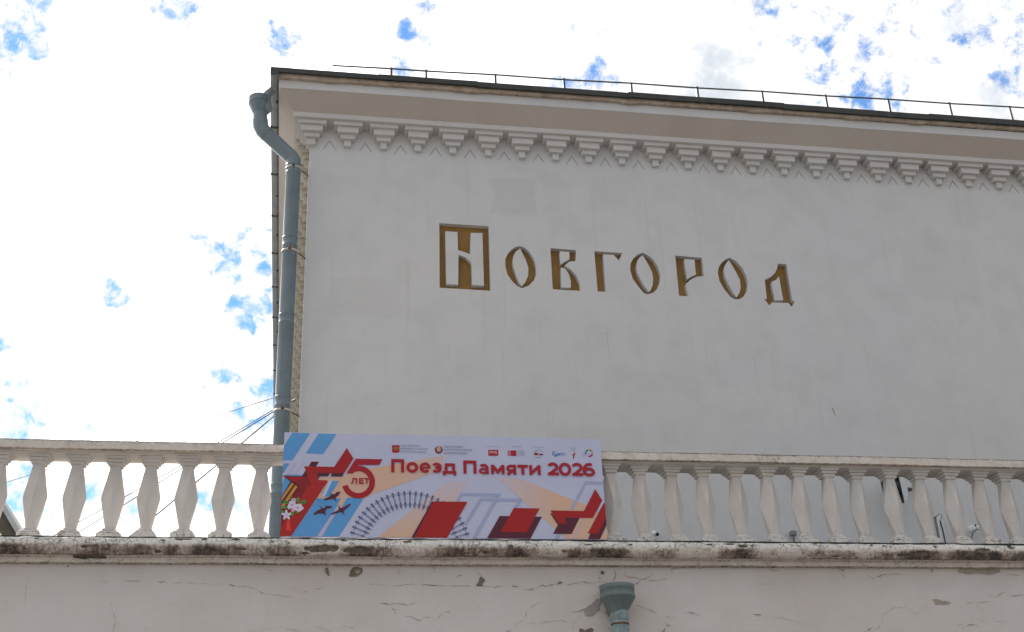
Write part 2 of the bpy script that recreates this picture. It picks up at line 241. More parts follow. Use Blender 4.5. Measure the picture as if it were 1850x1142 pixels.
CRACKS = [
 (0.004,[(-1.626,4.415),(-1.604,4.398),(-1.586,4.38)]),
 (0.005,[(-1.482,4.415),(-1.425,4.414),(-1.372,4.403),(-1.32,4.409),(-1.275,4.403)]),
 (0.012,[(-1.154,4.4),(-1.133,4.397),(-1.109,4.401),(-1.089,4.396)]),
 (0.004,[(-1.475,4.059),(-1.487,4.018),(-1.494,3.97)]),
 (0.003,[(-1.544,4.236),(-1.534,4.219),(-1.54,4.195)]),
 (0.003,[(-1.518,4.174),(-1.505,4.125),(-1.484,4.067)]),
 (0.002,[(-2.246,4.471),(-2.245,4.371),(-2.245,4.256),(-2.245,4.182)]),
 (0.004,[(-1.273,3.977),(-1.243,3.993),(-1.204,4.0)]),
 (0.004,[(-1.089,4.391),(-1.04,4.386),(-0.975,4.39),(-0.918,4.394),(-0.873,4.387),(-0.836,4.384)]),
 (0.003,[(-0.836,4.384),(-0.721,4.382),(-0.631,4.386),(-0.556,4.379)]),
 (0.007,[(-0.556,4.379),(-0.523,4.371),(-0.498,4.363)]),
 (0.005,[(-0.498,4.363),(-0.44,4.363),(-0.398,4.361),(-0.356,4.351),(-0.314,4.338),(-0.276,4.317)]),
 (0.011,[(-0.276,4.317),(-0.263,4.307),(-0.248,4.297)]),
 (0.005,[(-0.248,4.297),(-0.204,4.296),(-0.163,4.29),(-0.112,4.282),(-0.062,4.272),(-0.004,4.277)]),
 (0.004,[(-0.015,4.353),(0.027,4.343),(0.077,4.345)]),
 (0.004,[(0.041,4.311),(0.087,4.309),(0.137,4.316),(0.178,4.339),(0.237,4.344),(0.283,4.368)]),
 (0.004,[(-0.361,3.974),(-0.28,3.989),(-0.17,3.99),(-0.133,3.986),(-0.1,3.998),(-0.072,4.013)]),
 (0.006,[(-0.051,3.994),(-0.017,3.983),(0.032,3.979),(0.074,3.971)]),
 (0.003,[(0.214,4.007),(0.281,3.988),(0.356,3.972)]),
 (0.003,[(-0.274,4.523),(-0.223,4.514),(-0.18,4.497),(-0.139,4.502)]),
 (0.004,[(0.669,4.388),(0.808,4.377),(0.948,4.372),(1.034,4.383),(1.143,4.386)]),
 (0.008,[(1.143,4.386),(1.208,4.378),(1.284,4.373),(1.354,4.371)]),
 (0.005,[(1.354,4.371),(1.513,4.371),(1.645,4.371)]),
 (0.005,[(1.645,4.371),(1.733,4.369),(1.832,4.36),(1.888,4.375),(1.943,4.38)]),
 (0.01,[(1.976,4.375),(2.037,4.365)]),
 (0.005,[(2.075,4.348),(2.13,4.335),(2.198,4.348),(2.256,4.381),(2.294,4.368),(2.368,4.379)]),
 (0.008,[(0.756,4.216),(0.809,4.211),(0.863,4.203),(0.916,4.214),(0.98,4.207),(1.034,4.194)]),
 (0.005,[(1.034,4.194),(1.055,4.211),(1.088,4.216)]),
 (0.012,[(0.889,4.165),(0.911,4.157),(0.922,4.152)]),
 (0.006,[(0.911,4.157),(0.914,4.122)]),
 (0.006,[(1.012,4.096),(1.055,4.096),(1.087,4.075),(1.13,4.061),(1.173,4.087),(1.232,4.092)]),
 (0.005,[(1.285,4.066),(1.313,4.103),(1.356,4.135),(1.389,4.139),(1.432,4.103)]),
 (0.006,[(0.937,4.47),(0.95,4.503),(0.932,4.531)]),
 (0.007,[(1.23,4.477),(1.263,4.494),(1.269,4.532),(1.247,4.543)]),
 (0.008,[(1.476,4.445),(1.493,4.465),(1.526,4.473)]),
 (0.006,[(1.638,4.523),(1.67,4.495),(1.697,4.457)]),
 (0.006,[(1.905,3.956),(1.95,3.97)]),
 (0.005,[(1.983,3.989),(2.012,4.027),(2.063,4.054),(2.098,4.108),(2.117,4.151),(2.191,4.211),(2.248,4.227)]),
 (0.003,[(2.095,4.032),(2.183,4.034),(2.283,4.04),(2.338,4.042)]),
 (0.004,[(0.401,3.984),(0.474,4.015),(0.558,3.994),(0.599,4.046),(0.673,4.036)]),
 (0.007,[(2.264,4.388),(2.29,4.37),(2.336,4.382),(2.399,4.388),(2.423,4.411),(2.458,4.404)]),
 (0.006,[(2.458,4.404),(2.489,4.393),(2.525,4.382),(2.553,4.4),(2.617,4.402),(2.653,4.411),(2.689,4.402),(2.743,4.398),(2.799,4.412),(2.845,4.414),(2.889,4.4)]),
 (0.008,[(2.93,4.396),(2.943,4.439),(2.963,4.471),(2.961,4.502),(2.953,4.518)]),
 (0.005,[(2.898,4.387),(2.843,4.389),(2.797,4.38),(2.779,4.358),(2.787,4.345)]),
 (0.009,[(3.059,4.465),(3.096,4.461),(3.132,4.456),(3.168,4.447)]),
 (0.005,[(3.168,4.447),(3.251,4.442),(3.3,4.467),(3.311,4.495)]),
 (0.005,[(3.051,4.525),(3.054,4.485),(3.059,4.465)]),
 (0.005,[(3.132,4.393),(3.174,4.404),(3.195,4.431),(3.251,4.44)]),
 (0.007,[(3.277,4.427),(3.351,4.426)]),
 (0.005,[(3.351,4.426),(3.408,4.439),(3.464,4.441)]),
 (0.006,[(3.493,4.45),(3.511,4.486),(3.508,4.527),(3.539,4.541),(3.605,4.546)]),
 (0.012,[(3.606,4.551),(3.643,4.547),(3.68,4.546)]),
 (0.006,[(3.68,4.546),(3.747,4.553),(3.807,4.543)]),
 (0.005,[(3.106,4.199),(3.156,4.194),(3.199,4.169)]),
 (0.009,[(3.191,4.172),(3.217,4.165)]),
 (0.005,[(3.217,4.165),(3.28,4.146),(3.323,4.119)]),
 (0.004,[(3.395,4.101),(3.457,4.079),(3.504,4.092)]),
 (0.006,[(3.573,4.137),(3.609,4.126),(3.673,4.128),(3.708,4.11),(3.748,4.09)]),
 (0.008,[(2.522,4.118),(2.55,4.139),(2.595,4.139),(2.637,4.157),(2.664,4.168)]),
 (0.005,[(2.517,4.029),(2.549,4.046),(2.587,4.085),(2.593,4.111)]),
 (0.005,[(2.247,4.038),(2.3,4.044),(2.354,4.053),(2.425,4.055),(2.477,4.038)]),
 (0.004,[(2.526,3.964),(2.538,4.016)]),
 (0.004,[(2.8,4.041),(2.841,3.998),(2.893,3.963)]),
 (0.008,[(3.401,4.029),(3.422,4.009),(3.45,4.013)]),
 (0.006,[(4.468,4.555),(4.496,4.53),(4.576,4.524)]),
 (0.003,[(4.326,4.397),(4.388,4.399),(4.495,4.396)]),
 (0.006,[(5.176,4.521),(5.207,4.489),(5.237,4.45)]),
 (0.012,[(5.172,4.555),(5.198,4.542),(5.236,4.527)]),
 (0.006,[(5.456,4.49),(5.491,4.477),(5.521,4.442)]),
 (0.005,[(4.217,4.108),(4.262,4.112)]),
 (0.01,[(4.262,4.114),(4.288,4.107),(4.336,4.103)]),
 (0.003,[(4.382,4.086),(4.469,4.08),(4.548,4.074),(4.651,4.05),(4.728,4.03),(4.808,4.027),(4.873,3.981),(4.939,3.947)]),
 (0.006,[(5.334,3.946),(5.382,3.962),(5.44,3.983)]),
 (0.009,[(5.548,4.463),(5.595,4.477),(5.616,4.492),(5.662,4.494)]),
 (0.009,[(5.661,4.487),(5.736,4.499),(5.818,4.495)]),
 (0.005,[(5.375,3.97),(5.426,3.985),(5.469,3.971),(5.532,4.028),(5.543,4.061)]),
 (0.011,[(5.544,4.09),(5.541,4.053)]),
 (0.004,[(5.559,4.099),(5.602,4.136),(5.644,4.145),(5.682,4.18),(5.73,4.174),(5.803,4.174),(5.837,4.161),(5.866,4.128),(5.899,4.111),(5.941,4.14),(5.996,4.187),(6.019,4.208),(6.058,4.221)]),
 (0.01,[(6.444,4.221),(6.48,4.217),(6.522,4.219)]),
 (0.004,[(6.522,4.221),(6.583,4.225),(6.659,4.229),(6.705,4.229)]),
 (0.005,[(6.704,4.307),(6.708,4.281),(6.762,4.273),(6.805,4.299),(6.853,4.325),(6.881,4.303)]),
 (0.007,[(6.907,4.316),(6.942,4.283),(7.001,4.294),(7.067,4.297)]),
 (0.004,[(6.531,4.195),(6.569,4.161),(6.601,4.135)]),
 (0.005,[(6.527,4.093),(6.547,4.059),(6.579,4.038),(6.611,4.017)]),
 (0.005,[(6.689,4.076),(6.709,4.042),(6.782,4.037),(6.844,4.023)]),
 (0.005,[(6.294,3.992),(6.326,4.013),(6.361,4.009)]),
 (0.006,[(6.328,3.98),(6.374,3.984),(6.415,4.005),(6.462,4.01),(6.522,3.987)]),
 (0.005,[(6.917,4.499),(7.001,4.495),(7.076,4.491)]),
]
PATCHES = [
 ('brown',[(0.497,4.454),(0.507,4.501),(0.528,4.534),(0.57,4.542),(0.613,4.529),(0.619,4.502),(0.598,4.474),(0.566,4.455)]),
 ('tan',[(0.544,4.491),(0.565,4.512),(0.597,4.516),(0.603,4.491),(0.577,4.472)]),
 ('brown',[(1.645,4.374),(1.673,4.413),(1.677,4.44),(1.697,4.459),(1.734,4.422),(1.706,4.391),(1.708,4.369),(1.672,4.371)]),
 ('brown',[(0.283,4.53),(0.312,4.534),(0.318,4.482),(0.329,4.456),(0.31,4.465),(0.291,4.491)]),
 ('grey',[(2.636,4.146),(2.684,4.19),(2.74,4.225),(2.761,4.256),(2.801,4.247),(2.799,4.216),(2.778,4.181),(2.794,4.15),(2.753,4.142),(2.724,4.111),(2.695,4.094),(2.647,4.102),(2.644,4.129)]),
 ('tan',[(2.833,4.19),(2.885,4.225),(2.912,4.102),(2.896,4.063),(2.867,4.098),(2.832,4.12),(2.849,4.163)]),
 ('brown',[(2.585,3.985),(2.616,3.981),(2.633,3.968),(2.688,3.988),(2.719,3.976),(2.699,3.946),(2.587,3.947)]),
 ('brown',[(2.82,4.511),(2.839,4.52),(2.856,4.502),(2.85,4.479),(2.822,4.484)]),
 ('brown',[(2.797,4.448),(2.816,4.458),(2.81,4.439)]),
 ('tan',[(3.348,3.948),(3.378,3.974),(3.394,3.996),(3.384,3.948)]),
 ('brown',[(2.399,4.388),(2.419,4.415),(2.458,4.404),(2.426,4.395)]),
 ('tan2',[(6.41,4.519),(6.425,4.545),(6.525,4.555),(6.637,4.551),(6.863,4.552),(6.861,4.521),(6.815,4.509),(6.718,4.494),(6.674,4.507),(6.589,4.507),(6.513,4.498),(6.459,4.51)]),
 ('tan2',[(6.123,4.548),(6.159,4.544),(6.142,4.513)]),
 ('tan2',[(6.086,4.248),(6.138,4.257),(6.199,4.238),(6.252,4.229),(6.279,4.225),(6.237,4.204),(6.165,4.208),(6.127,4.202),(6.106,4.212),(6.12,4.233)]),
 ('brown',[(-1.941,4.531),(-1.93,4.54),(-1.914,4.535),(-1.921,4.527)]),
]
BLUE_GAPS = [
 (-0.205,0.7648,0.6108,0.0085),
 (-0.2142,0.7681,0.6034,0.0097),
 (-0.1949,0.7612,0.6185,0.0039),
 (-0.2235,0.7802,0.5843,0.0058),
 (-0.2051,0.7778,0.5942,0.0027),
 (-0.1066,0.7682,0.6313,0.0061),
 (-0.0966,0.769,0.6319,0.0049),
 (-0.033,0.7706,0.6364,0.0033),
 (-0.0304,0.781,0.6237,0.0059),
 (-0.0196,0.786,0.618,0.0042),
 (-0.0159,0.791,0.6116,0.0051),
 (-0.0839,0.8696,0.4865,0.0068),
 (-0.0734,0.8705,0.4866,0.0051),
 (-0.0636,0.8738,0.4821,0.0064),
 (-0.0633,0.8772,0.476,0.0064),
 (-0.048,0.8738,0.4839,0.0103),
 (-0.0351,0.875,0.4828,0.0117),
 (-0.0285,0.8782,0.4774,0.0061),
 (-0.0323,0.8844,0.4657,0.0117),
 (-0.0469,0.8868,0.4598,0.0052),
 (-0.0262,0.8904,0.4543,0.0104),
 (-0.0335,0.8953,0.4442,0.0082),
 (-0.0408,0.8996,0.4348,0.006),
 (-0.0483,0.8964,0.4407,0.0043),
 (-0.1425,0.8839,0.4455,0.0033),
 (-0.0611,0.9165,0.3954,0.0047),
 (-0.0673,0.9174,0.3923,0.0034),
 (-0.0265,0.9234,0.383,0.006),
 (-0.0449,0.9298,0.3653,0.0043),
 (-0.0277,0.9323,0.3607,0.0043),
 (-0.1933,0.9127,0.36,0.0036),
 (-0.1997,0.9143,0.3524,0.006),
 (-0.1954,0.9186,0.3436,0.0088),
 (-0.2143,0.914,0.3444,0.0059),
 (-0.159,0.9229,0.3506,0.0045),
 (-0.2193,0.889,0.402,0.0032),
 (-0.2085,0.9043,0.3726,0.0028),
 (-0.1526,0.9386,0.3094,0.0049),
 (-0.1204,0.9475,0.2962,0.0049),
 (-0.2031,0.9326,0.2984,0.0055),
 (-0.2036,0.9367,0.2849,0.0055),
 (-0.1812,0.9433,0.2782,0.0056),
 (-0.1285,0.9497,0.2855,0.0041),
 (-0.1964,0.9261,0.3222,0.0048),
 (-0.0681,0.95,0.3048,0.0063),
 (-0.0427,0.9532,0.2994,0.0034),
 (-0.066,0.9476,0.3125,0.0034),
 (0.0841,0.7604,0.644,0.0042),
 (0.073,0.7713,0.6323,0.0055),
 (0.0717,0.7907,0.608,0.0043),
 (0.0824,0.7885,0.6094,0.0043),
 (0.0785,0.7939,0.6029,0.0052),
 (0.0711,0.7942,0.6035,0.0034),
 (0.1847,0.7478,0.6377,0.003),
 (0.1913,0.7484,0.635,0.003),
 (0.205,0.7532,0.625,0.0047),
 (0.2206,0.7656,0.6043,0.0039),
 (0.2201,0.7716,0.5969,0.0061),
 (0.2091,0.7771,0.5936,0.0061),
 (0.1919,0.7796,0.5961,0.0061),
 (0.2318,0.7736,0.5897,0.0043),
 (0.3433,0.7019,0.6241,0.0058),
 (0.3476,0.7026,0.6209,0.0037),
 (0.3646,0.7135,0.5983,0.0033),
 (0.387,0.7051,0.5942,0.0053),
 (0.4113,0.6999,0.584,0.0045),
 (0.4073,0.7059,0.5795,0.0045),
 (0.3818,0.7218,0.5773,0.0046),
 (0.422,0.7137,0.5591,0.0107),
 (0.4124,0.7192,0.5592,0.0066),
 (0.4266,0.7107,0.5594,0.0057),
 (0.4308,0.7183,0.5463,0.0066),
 (0.3807,0.7359,0.5599,0.0054),
 (0.4211,0.7232,0.5474,0.0058),
 (0.4829,0.6615,0.5738,0.0059),
 (0.4921,0.6707,0.5549,0.0059),
 (0.5065,0.6647,0.5492,0.0066),
 (0.5069,0.647,0.5696,0.0054),
]

VEILS = [((0.4001, 0.7038, 0.5871), 0.085, 0.50), ((0.4916, 0.6635, 0.564), 0.075, 0.50), ((0.2123, 0.7656, 0.6073), 0.045, 0.42), ((0.0744, 0.7823, 0.6184), 0.035, 0.48)]

# ------------------------------------------------------------------ sky
world = bpy.data.worlds.new('World')
SC.world = world
world.use_nodes = True
w = NT(world.node_tree)
w.n.clear()
out = w.node('ShaderNodeOutputWorld')
sky = w.node('ShaderNodeTexSky', sky_type='NISHITA')
sky.sun_disc = False
sky.sun_elevation = math.asin(SUN_DIR.z)
sky.sun_rotation = math.atan2(SUN_DIR.x, SUN_DIR.y)
sky.air_density = 1.0
sky.dust_density = 0.1
bg_sky = w.node('ShaderNodeBackground')
bg_sky.inputs[1].default_value = SKY_STRENGTH
w.link(w.mix(1.0, sky.outputs[0], (0.30, 0.50, 0.66), 'MULTIPLY'), bg_sky.inputs[0])
tc = w.node('ShaderNodeTexCoord')
D = tc.outputs['Generated']
nv = w.node('ShaderNodeVectorMath', operation='NORMALIZE')
w.link(D, nv.inputs[0])
def warped(scale, amount):
    nc = w.node('ShaderNodeTexNoise'); nc.inputs['Scale'].default_value = scale; nc.inputs['Detail'].default_value = 6; nc.inputs['Roughness'].default_value = 0.65
    w.link(nv.outputs[0], nc.inputs['Vector'])
    s1 = w.node('ShaderNodeVectorMath', operation='SUBTRACT'); w.link(nc.outputs['Color'], s1.inputs[0]); s1.inputs[1].default_value = (0.5, 0.5, 0.5)
    s2 = w.node('ShaderNodeVectorMath', operation='SCALE'); w.link(s1.outputs[0], s2.inputs[0]); s2.inputs['Scale'].default_value = amount
    s3 = w.node('ShaderNodeVectorMath', operation='ADD'); w.link(nv.outputs[0], s3.inputs[0]); w.link(s2.outputs[0], s3.inputs[1])
    s4 = w.node('ShaderNodeVectorMath', operation='NORMALIZE'); w.link(s3.outputs[0], s4.inputs[0])
    return s4.outputs[0]
DW = warped(42.0, 0.034)
def warped(scale, amount):
    nc = w.node('ShaderNodeTexNoise'); nc.inputs['Scale'].default_value = scale; nc.inputs['Detail'].default_value = 6; nc.inputs['Roughness'].default_value = 0.65
    w.link(nv.outputs[0], nc.inputs['Vector'])
    s1 = w.node('ShaderNodeVectorMath', operation='SUBTRACT'); w.link(nc.outputs['Color'], s1.inputs[0]); s1.inputs[1].default_value = (0.5, 0.5, 0.5)
    s2 = w.node('ShaderNodeVectorMath', operation='SCALE'); w.link(s1.outputs[0], s2.inputs[0]); s2.inputs['Scale'].default_value = amount
    s3 = w.node('ShaderNodeVectorMath', operation='ADD'); w.link(nv.outputs[0], s3.inputs[0]); w.link(s2.outputs[0], s3.inputs[1])
    s4 = w.node('ShaderNodeVectorMath', operation='NORMALIZE'); w.link(s3.outputs[0], s4.inputs[0])
    return s4.outputs[0]
DW = warped(42.0, 0.034)
D = nv.outputs[0]
def dotn(v, src=None):
    n = w.node('ShaderNodeVectorMath', operation='DOT_PRODUCT')
    w.link(src or D, n.inputs[0]); n.inputs[1].default_value = v
    return n.outputs['Value']
wisp = w.noise(D, 60.0, 6, 0.64, 0.3)
billow = w.noise(D, 9.0, 6, 0.62, 0.4)
broad = w.noise(D, 2.3, 2, 0.5, 0.0)
acc = None
for (x, y, z, r) in BLUE_GAPS:                       # the gaps in the cloud cover, each a direction and an angular size
    v = w.ramp(dotn((x, y, z), DW), math.cos(r * 2.2 + 0.003), math.cos(r * 0.1), smooth=False)
    acc = v if acc is None else w.math('MAXIMUM', acc, v)
for v3, r0, k in VEILS:                                # thin veils where the blue only just shows
    acc = w.math('MAXIMUM', acc, w.math('MULTIPLY', w.ramp(dotn(v3, DW), math.cos(r0), math.cos(r0 * 0.2)), k))
gap = w.math('ADD', acc, w.math('MULTIPLY', w.math('SUBTRACT', wisp, 0.5), 4.4))
gap = w.ramp(gap, 0.56, 1.65)
gap = w.math('MULTIPLY', gap, w.ramp(acc, 0.0, 0.3))
# the rest of the sky goes on with the same broken cover
view = dotn((0.166, 0.883, 0.439))
rest = w.math('MULTIPLY', w.ramp(w.math('ADD', billow, w.math('MULTIPLY', broad, 0.5)), 0.80, 0.92), w.ramp(view, 0.86, 0.70))
gap = w.math('MAXIMUM', gap, rest)
gap = w.math('MULTIPLY', w.math('POWER', gap, 0.8), 0.97)
# clouds are brightest round the sun and greyer away from it
toward = dotn(tuple(SUN_DIR))
glow = w.ramp(toward, 0.76, 0.97)
back = w.ramp(toward, 0.62, -0.5, 1.0, 0.42)
thick = w.ramp(billow, 0.38, 0.68, 1.0, 0.58)
lit = w.math('MULTIPLY', w.math('ADD', 1.0, w.math('MULTIPLY', glow, 1.5)), thick)
lum = w.math('MULTIPLY', lit, back)
lum = w.math('MULTIPLY', lum, CLOUD)
near = w.ramp(w.math('ADD', acc, w.math('MULTIPLY', w.math('SUBTRACT', wisp, 0.5), 2.0)), -0.1, 0.75)
lum = w.math('ADD', w.math('MULTIPLY', lum, w.math('SUBTRACT', 1.0, near)), w.math('MULTIPLY', near, w.math('MINIMUM', lum, 0.44)))
tint = w.mix(w.ramp(lit, 0.55, 0.95), (0.87, 0.925, 1.0), (1.0, 0.985, 0.97))
bg_cloud = w.node('ShaderNodeBackground')
w.link(tint, bg_cloud.inputs[0]); w.link(lum, bg_cloud.inputs[1])
mx = w.node('ShaderNodeMixShader')
w.link(gap, mx.inputs[0]); w.link(bg_cloud.outputs[0], mx.inputs[1]); w.link(bg_sky.outputs[0], mx.inputs[2])
w.link(mx.outputs[0], out.inputs['Surface'])

# ------------------------------------------------------------------ materials
def material(name, rough=0.85):
    m = bpy.data.materials.new(name)
    m.use_nodes = True
    t = NT(m.node_tree)
    b = m.node_tree.nodes['Principled BSDF']
    b.inputs['Roughness'].default_value = rough
    b.inputs['Specular IOR Level'].default_value = 0.3
    geo = t.node('ShaderNodeNewGeometry')
    return m, t, b, geo.outputs['Position']

def bump(t, b, h, strength, dist):
    n = t.node('ShaderNodeBump')
    n.inputs['Strength'].default_value = strength
    n.inputs['Distance'].default_value = dist
    t.link(h, n.inputs['Height'])
    t.link(n.outputs[0], b.inputs['Normal'])

def speckled(name, c1, c2, scale, rough=0.8, bmp=0.0, spot=None, spot_at=0.7, metal=0.0, streak=False):
    m, t, b, P = material(name, rough)
    n = t.noise(P, scale, 6, 0.6, 0.4)
    c = t.mix(t.ramp(n, 0.3, 0.7), c1, c2)
    if streak:
        s = t.noise(t.mapping(P, (14, 14, 0.7)), 2.0, 4, 0.6)
        c = t.mix(t.ramp(s, 0.5, 0.8, 0.0, 0.45), c, tuple(v * 0.6 for v in c1))
    if spot:
        s = t.noise(P, scale * 5, 5, 0.7)
        c = t.mix(t.ramp(s, spot_at - 0.02, spot_at + 0.04), c, spot)
    t.link(c, b.inputs['Base Color'])
    b.inputs['Specular IOR Level'].default_value = 0.5 if rough < 0.5 else 0.3
    b.inputs['Metallic'].default_value = metal
    if bmp:
        bump(t, b, t.noise(P, scale * 8, 5, 0.6), 0.5, bmp)
    return m

def plaster(name, base, warm, scale=0.35, mottling=0.12, bmp=0.004, fine=0.5, patches=()):
    """painted render: slow changes of tone, trowel waves, brushed grain, faint runs"""
    m, t, b, P = material(name, 0.9)
    slow = t.noise(P, scale, 5, 0.55, 0.5)
    mid = t.noise(P, 2.2, 6, 0.6, 0.3)
    runs = t.noise(t.mapping(P, (9, 9, 0.35)), 1.4, 5, 0.6)
    hatch = t.noise(t.mapping(P, (2.0, 2.0, 9.0)), 2.2, 5, 0.6)
    c = t.mix(t.ramp(slow, 0.3, 0.7), base, warm)
    c = t.mix(t.ramp(mid, 0.38, 0.75, 0.0, mottling), c, tuple(v * 0.72 for v in warm), 'MIX')
    c = t.mix(t.ramp(runs, 0.55, 0.85, 0.0, mottling * 1.3), c, (warm[0] * 0.75, warm[1] * 0.70, warm[2] * 0.62))
    c = t.mix(t.ramp(hatch, 0.5, 0.8, 0.0, mottling * 0.6), c, tuple(min(v * 1.1, 0.85) for v in base))
    sp = t.noise(P, 34.0, 3, 0.6)
    c = t.mix(t.ramp(sp, 0.74, 0.80, 0.0, 0.4), c, (0.28, 0.25, 0.22))
    if patches:
        sp_ = t.node('ShaderNodeSeparateXYZ'); t.link(P, sp_.inputs[0])
        wv = t.math('MULTIPLY', t.math('SUBTRACT', t.noise(P, 3.0, 4, 0.6), 0.5), 0.35)
        for x0, x1, z0, z1, k, col in patches:
            ex = t.math('SUBTRACT', (x1 - x0) / 2, t.math('ABSOLUTE', t.math('SUBTRACT', t.math('ADD', sp_.outputs[0], wv), (x0 + x1) / 2)))
            ez = t.math('SUBTRACT', (z1 - z0) / 2, t.math('ABSOLUTE', t.math('SUBTRACT', t.math('ADD', sp_.outputs[2], wv), (z0 + z1) / 2)))
            f = t.ramp(t.math('MINIMUM', ex, ez), 0.0, 0.07, 0.0, k)
            c = t.mix(f, c, col)
    t.link(c, b.inputs['Base Color'])
    h = t.math('ADD', t.math('MULTIPLY', t.noise(P, 1.6, 3, 0.5), 4.0), t.math('MULTIPLY', t.noise(P, 55, 4, 0.6), fine))
    h = t.math('ADD', h, t.math('MULTIPLY', hatch, 1.0))
    bump(t, b, h, 0.6, bmp)
    return m

def flat(name, c, rough=0.45, var=0.06):
    m, t, b, P = material(name, rough)
    n = t.noise(P, 3.0, 3, 0.5)
    t.link(t.mix(t.ramp(n, 0.3, 0.7, 0.0, 1.0), c, tuple(v * (1 - var) for v in c)), b.inputs['Base Color'])
    return m

M = {}
M['wall'] = plaster('painted_render_white', (0.635, 0.63, 0.63), (0.655, 0.64, 0.62), mottling=0.26,
    patches=((2.45, 3.15, 10.35, 10.95, 0.28, (0.50, 0.485, 0.46)), (5.2, 6.6, 7.2, 7.9, 0.22, (0.70, 0.69, 0.67)), (0.3, 1.3, 8.7, 9.3, 0.2, (0.54, 0.53, 0.51)), (8.4, 9.6, 9.3, 10.4, 0.2, (0.55, 0.53, 0.51)), (3.2, 4.4, 6.9, 7.3, 0.25, (0.55, 0.54, 0.51))))
M['cornice'] = plaster('cornice_render', (0.63, 0.605, 0.585), (0.60, 0.57, 0.545), mottling=0.12)
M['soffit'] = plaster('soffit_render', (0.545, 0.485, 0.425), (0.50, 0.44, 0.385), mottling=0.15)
M['cornice_dirty'] = plaster('weathered_cornice_render', (0.58, 0.545, 0.475), (0.54, 0.50, 0.43), mottling=0.2)
M['terrace'] = plaster('old_terrace_render', (0.725, 0.665, 0.625), (0.67, 0.60, 0.55), scale=0.6, mottling=0.16, bmp=0.005, fine=0.8)
M['pipe'] = speckled('painted_steel_blue_grey', (0.13, 0.175, 0.195), (0.175, 0.22, 0.24), 3.0, 0.30, spot=(0.6, 0.62, 0.62), spot_at=0.76, streak=True)
M['pipe_old'] = speckled('galvanised_pipe', (0.20, 0.26, 0.27), (0.33, 0.40, 0.41), 14.0, 0.5, spot=(0.12, 0.13, 0.11), spot_at=0.66, streak=True)
M['hopper'] = speckled('hopper_grey_green', (0.135, 0.165, 0.16), (0.17, 0.20, 0.195), 6.0, 0.5, streak=True)
M['flashing'] = speckled('roof_flashing_dark', (0.040, 0.045, 0.040), (0.065, 0.068, 0.060), 4.0, 0.55)
M['gutter'] = speckled('gutter_metal', (0.22, 0.24, 0.255), (0.29, 0.31, 0.33), 4.0, 0.5, streak=True)
M['roof'] = speckled('roof_sheet_metal', (0.12, 0.125, 0.12), (0.16, 0.165, 0.155), 1.0, 0.5)
M['wood'] = speckled('peeling_board', (0.36, 0.27, 0.20), (0.50, 0.41, 0.33), 6.0, 0.9, bmp=0.008, spot=(0.11, 0.07, 0.05), spot_at=0.62)
M['rail_steel'] = speckled('railing_steel', (0.07, 0.075, 0.08), (0.11, 0.115, 0.12), 9.0, 0.5)
M['ochre'] = speckled('ochre_paint', (0.27, 0.152, 0.045), (0.32, 0.185, 0.058), 5.0, 0.7, streak=True)
M['streak'] = speckled('rust_wash', (0.50, 0.47, 0.42), (0.56, 0.53, 0.48), 9.0, 0.9)
M['moss'] = speckled('black_moss_felt', (0.018, 0.018, 0.015), (0.04, 0.042, 0.03), 30.0, 0.95, bmp=0.01)
M['crack'] = speckled('crack_dark', (0.14, 0.115, 0.095), (0.30, 0.26, 0.23), 12.0, 0.95)
M['bare_brown'] = speckled('bare_render_brown', (0.17, 0.135, 0.105), (0.26, 0.21, 0.165), 25.0, 0.95, bmp=0.01, spot=(0.07, 0.05, 0.04), spot_at=0.6)
M['bare_grey'] = speckled('bare_render_grey', (0.34, 0.31, 0.29), (0.40, 0.37, 0.35), 25.0, 0.95, bmp=0.006)
M['bare_tan'] = speckled('bare_render_tan', (0.36, 0.30, 0.24), (0.44, 0.37, 0.30), 25.0, 0.95, bmp=0.006)
M['clamp'] = speckled('clamp_cream_paint', (0.55, 0.52, 0.45), (0.62, 0.60, 0.55), 20.0, 0.6, spot=(0.15, 0.09, 0.05), spot_at=0.62)
M['rust'] = speckled('rusty_bolt', (0.10, 0.055, 0.035), (0.18, 0.10, 0.06), 30.0, 0.9)
M['plastic_white'] = speckled('white_plastic', (0.74, 0.76, 0.76), (0.80, 0.80, 0.80), 6.0, 0.4)
M['plastic_grey'] = speckled('grey_plastic', (0.20, 0.225, 0.23), (0.25, 0.27, 0.28), 6.0, 0.5)
M['horn_dark'] = speckled('horn_inside', (0.07, 0.085, 0.08), (0.12, 0.135, 0.13), 6.0, 0.6)
M['horn'] = speckled('horn_grey_white', (0.66, 0.70, 0.70), (0.74, 0.76, 0.76), 4.0, 0.5)
M['line'] = speckled('weathered_cable', (0.09, 0.09, 0.09), (0.13, 0.13, 0.13), 9.0, 0.6)
M['cable'] = speckled('cable_black', (0.02, 0.02, 0.022), (0.04, 0.04, 0.042), 9.0, 0.6)
M['felt'] = speckled('terrace_roof_felt', (0.10, 0.10, 0.095), (0.16, 0.155, 0.15), 3.0, 0.9)
M['glass_dark'] = flat('dark_lens', (0.02, 0.02, 0.025), 0.1)
M['house_wall'] = speckled('olive_house_wall', (0.13, 0.12, 0.095), (0.17, 0.155, 0.12), 2.0, 0.9)
M['verge'] = speckled('verge_board_pale', (0.42, 0.45, 0.47), (0.5, 0.52, 0.54), 3.0, 0.7)
M['house_roof'] = speckled('house_roof_slate', (0.14, 0.14, 0.14), (0.2, 0.2, 0.2), 3.0, 0.8)

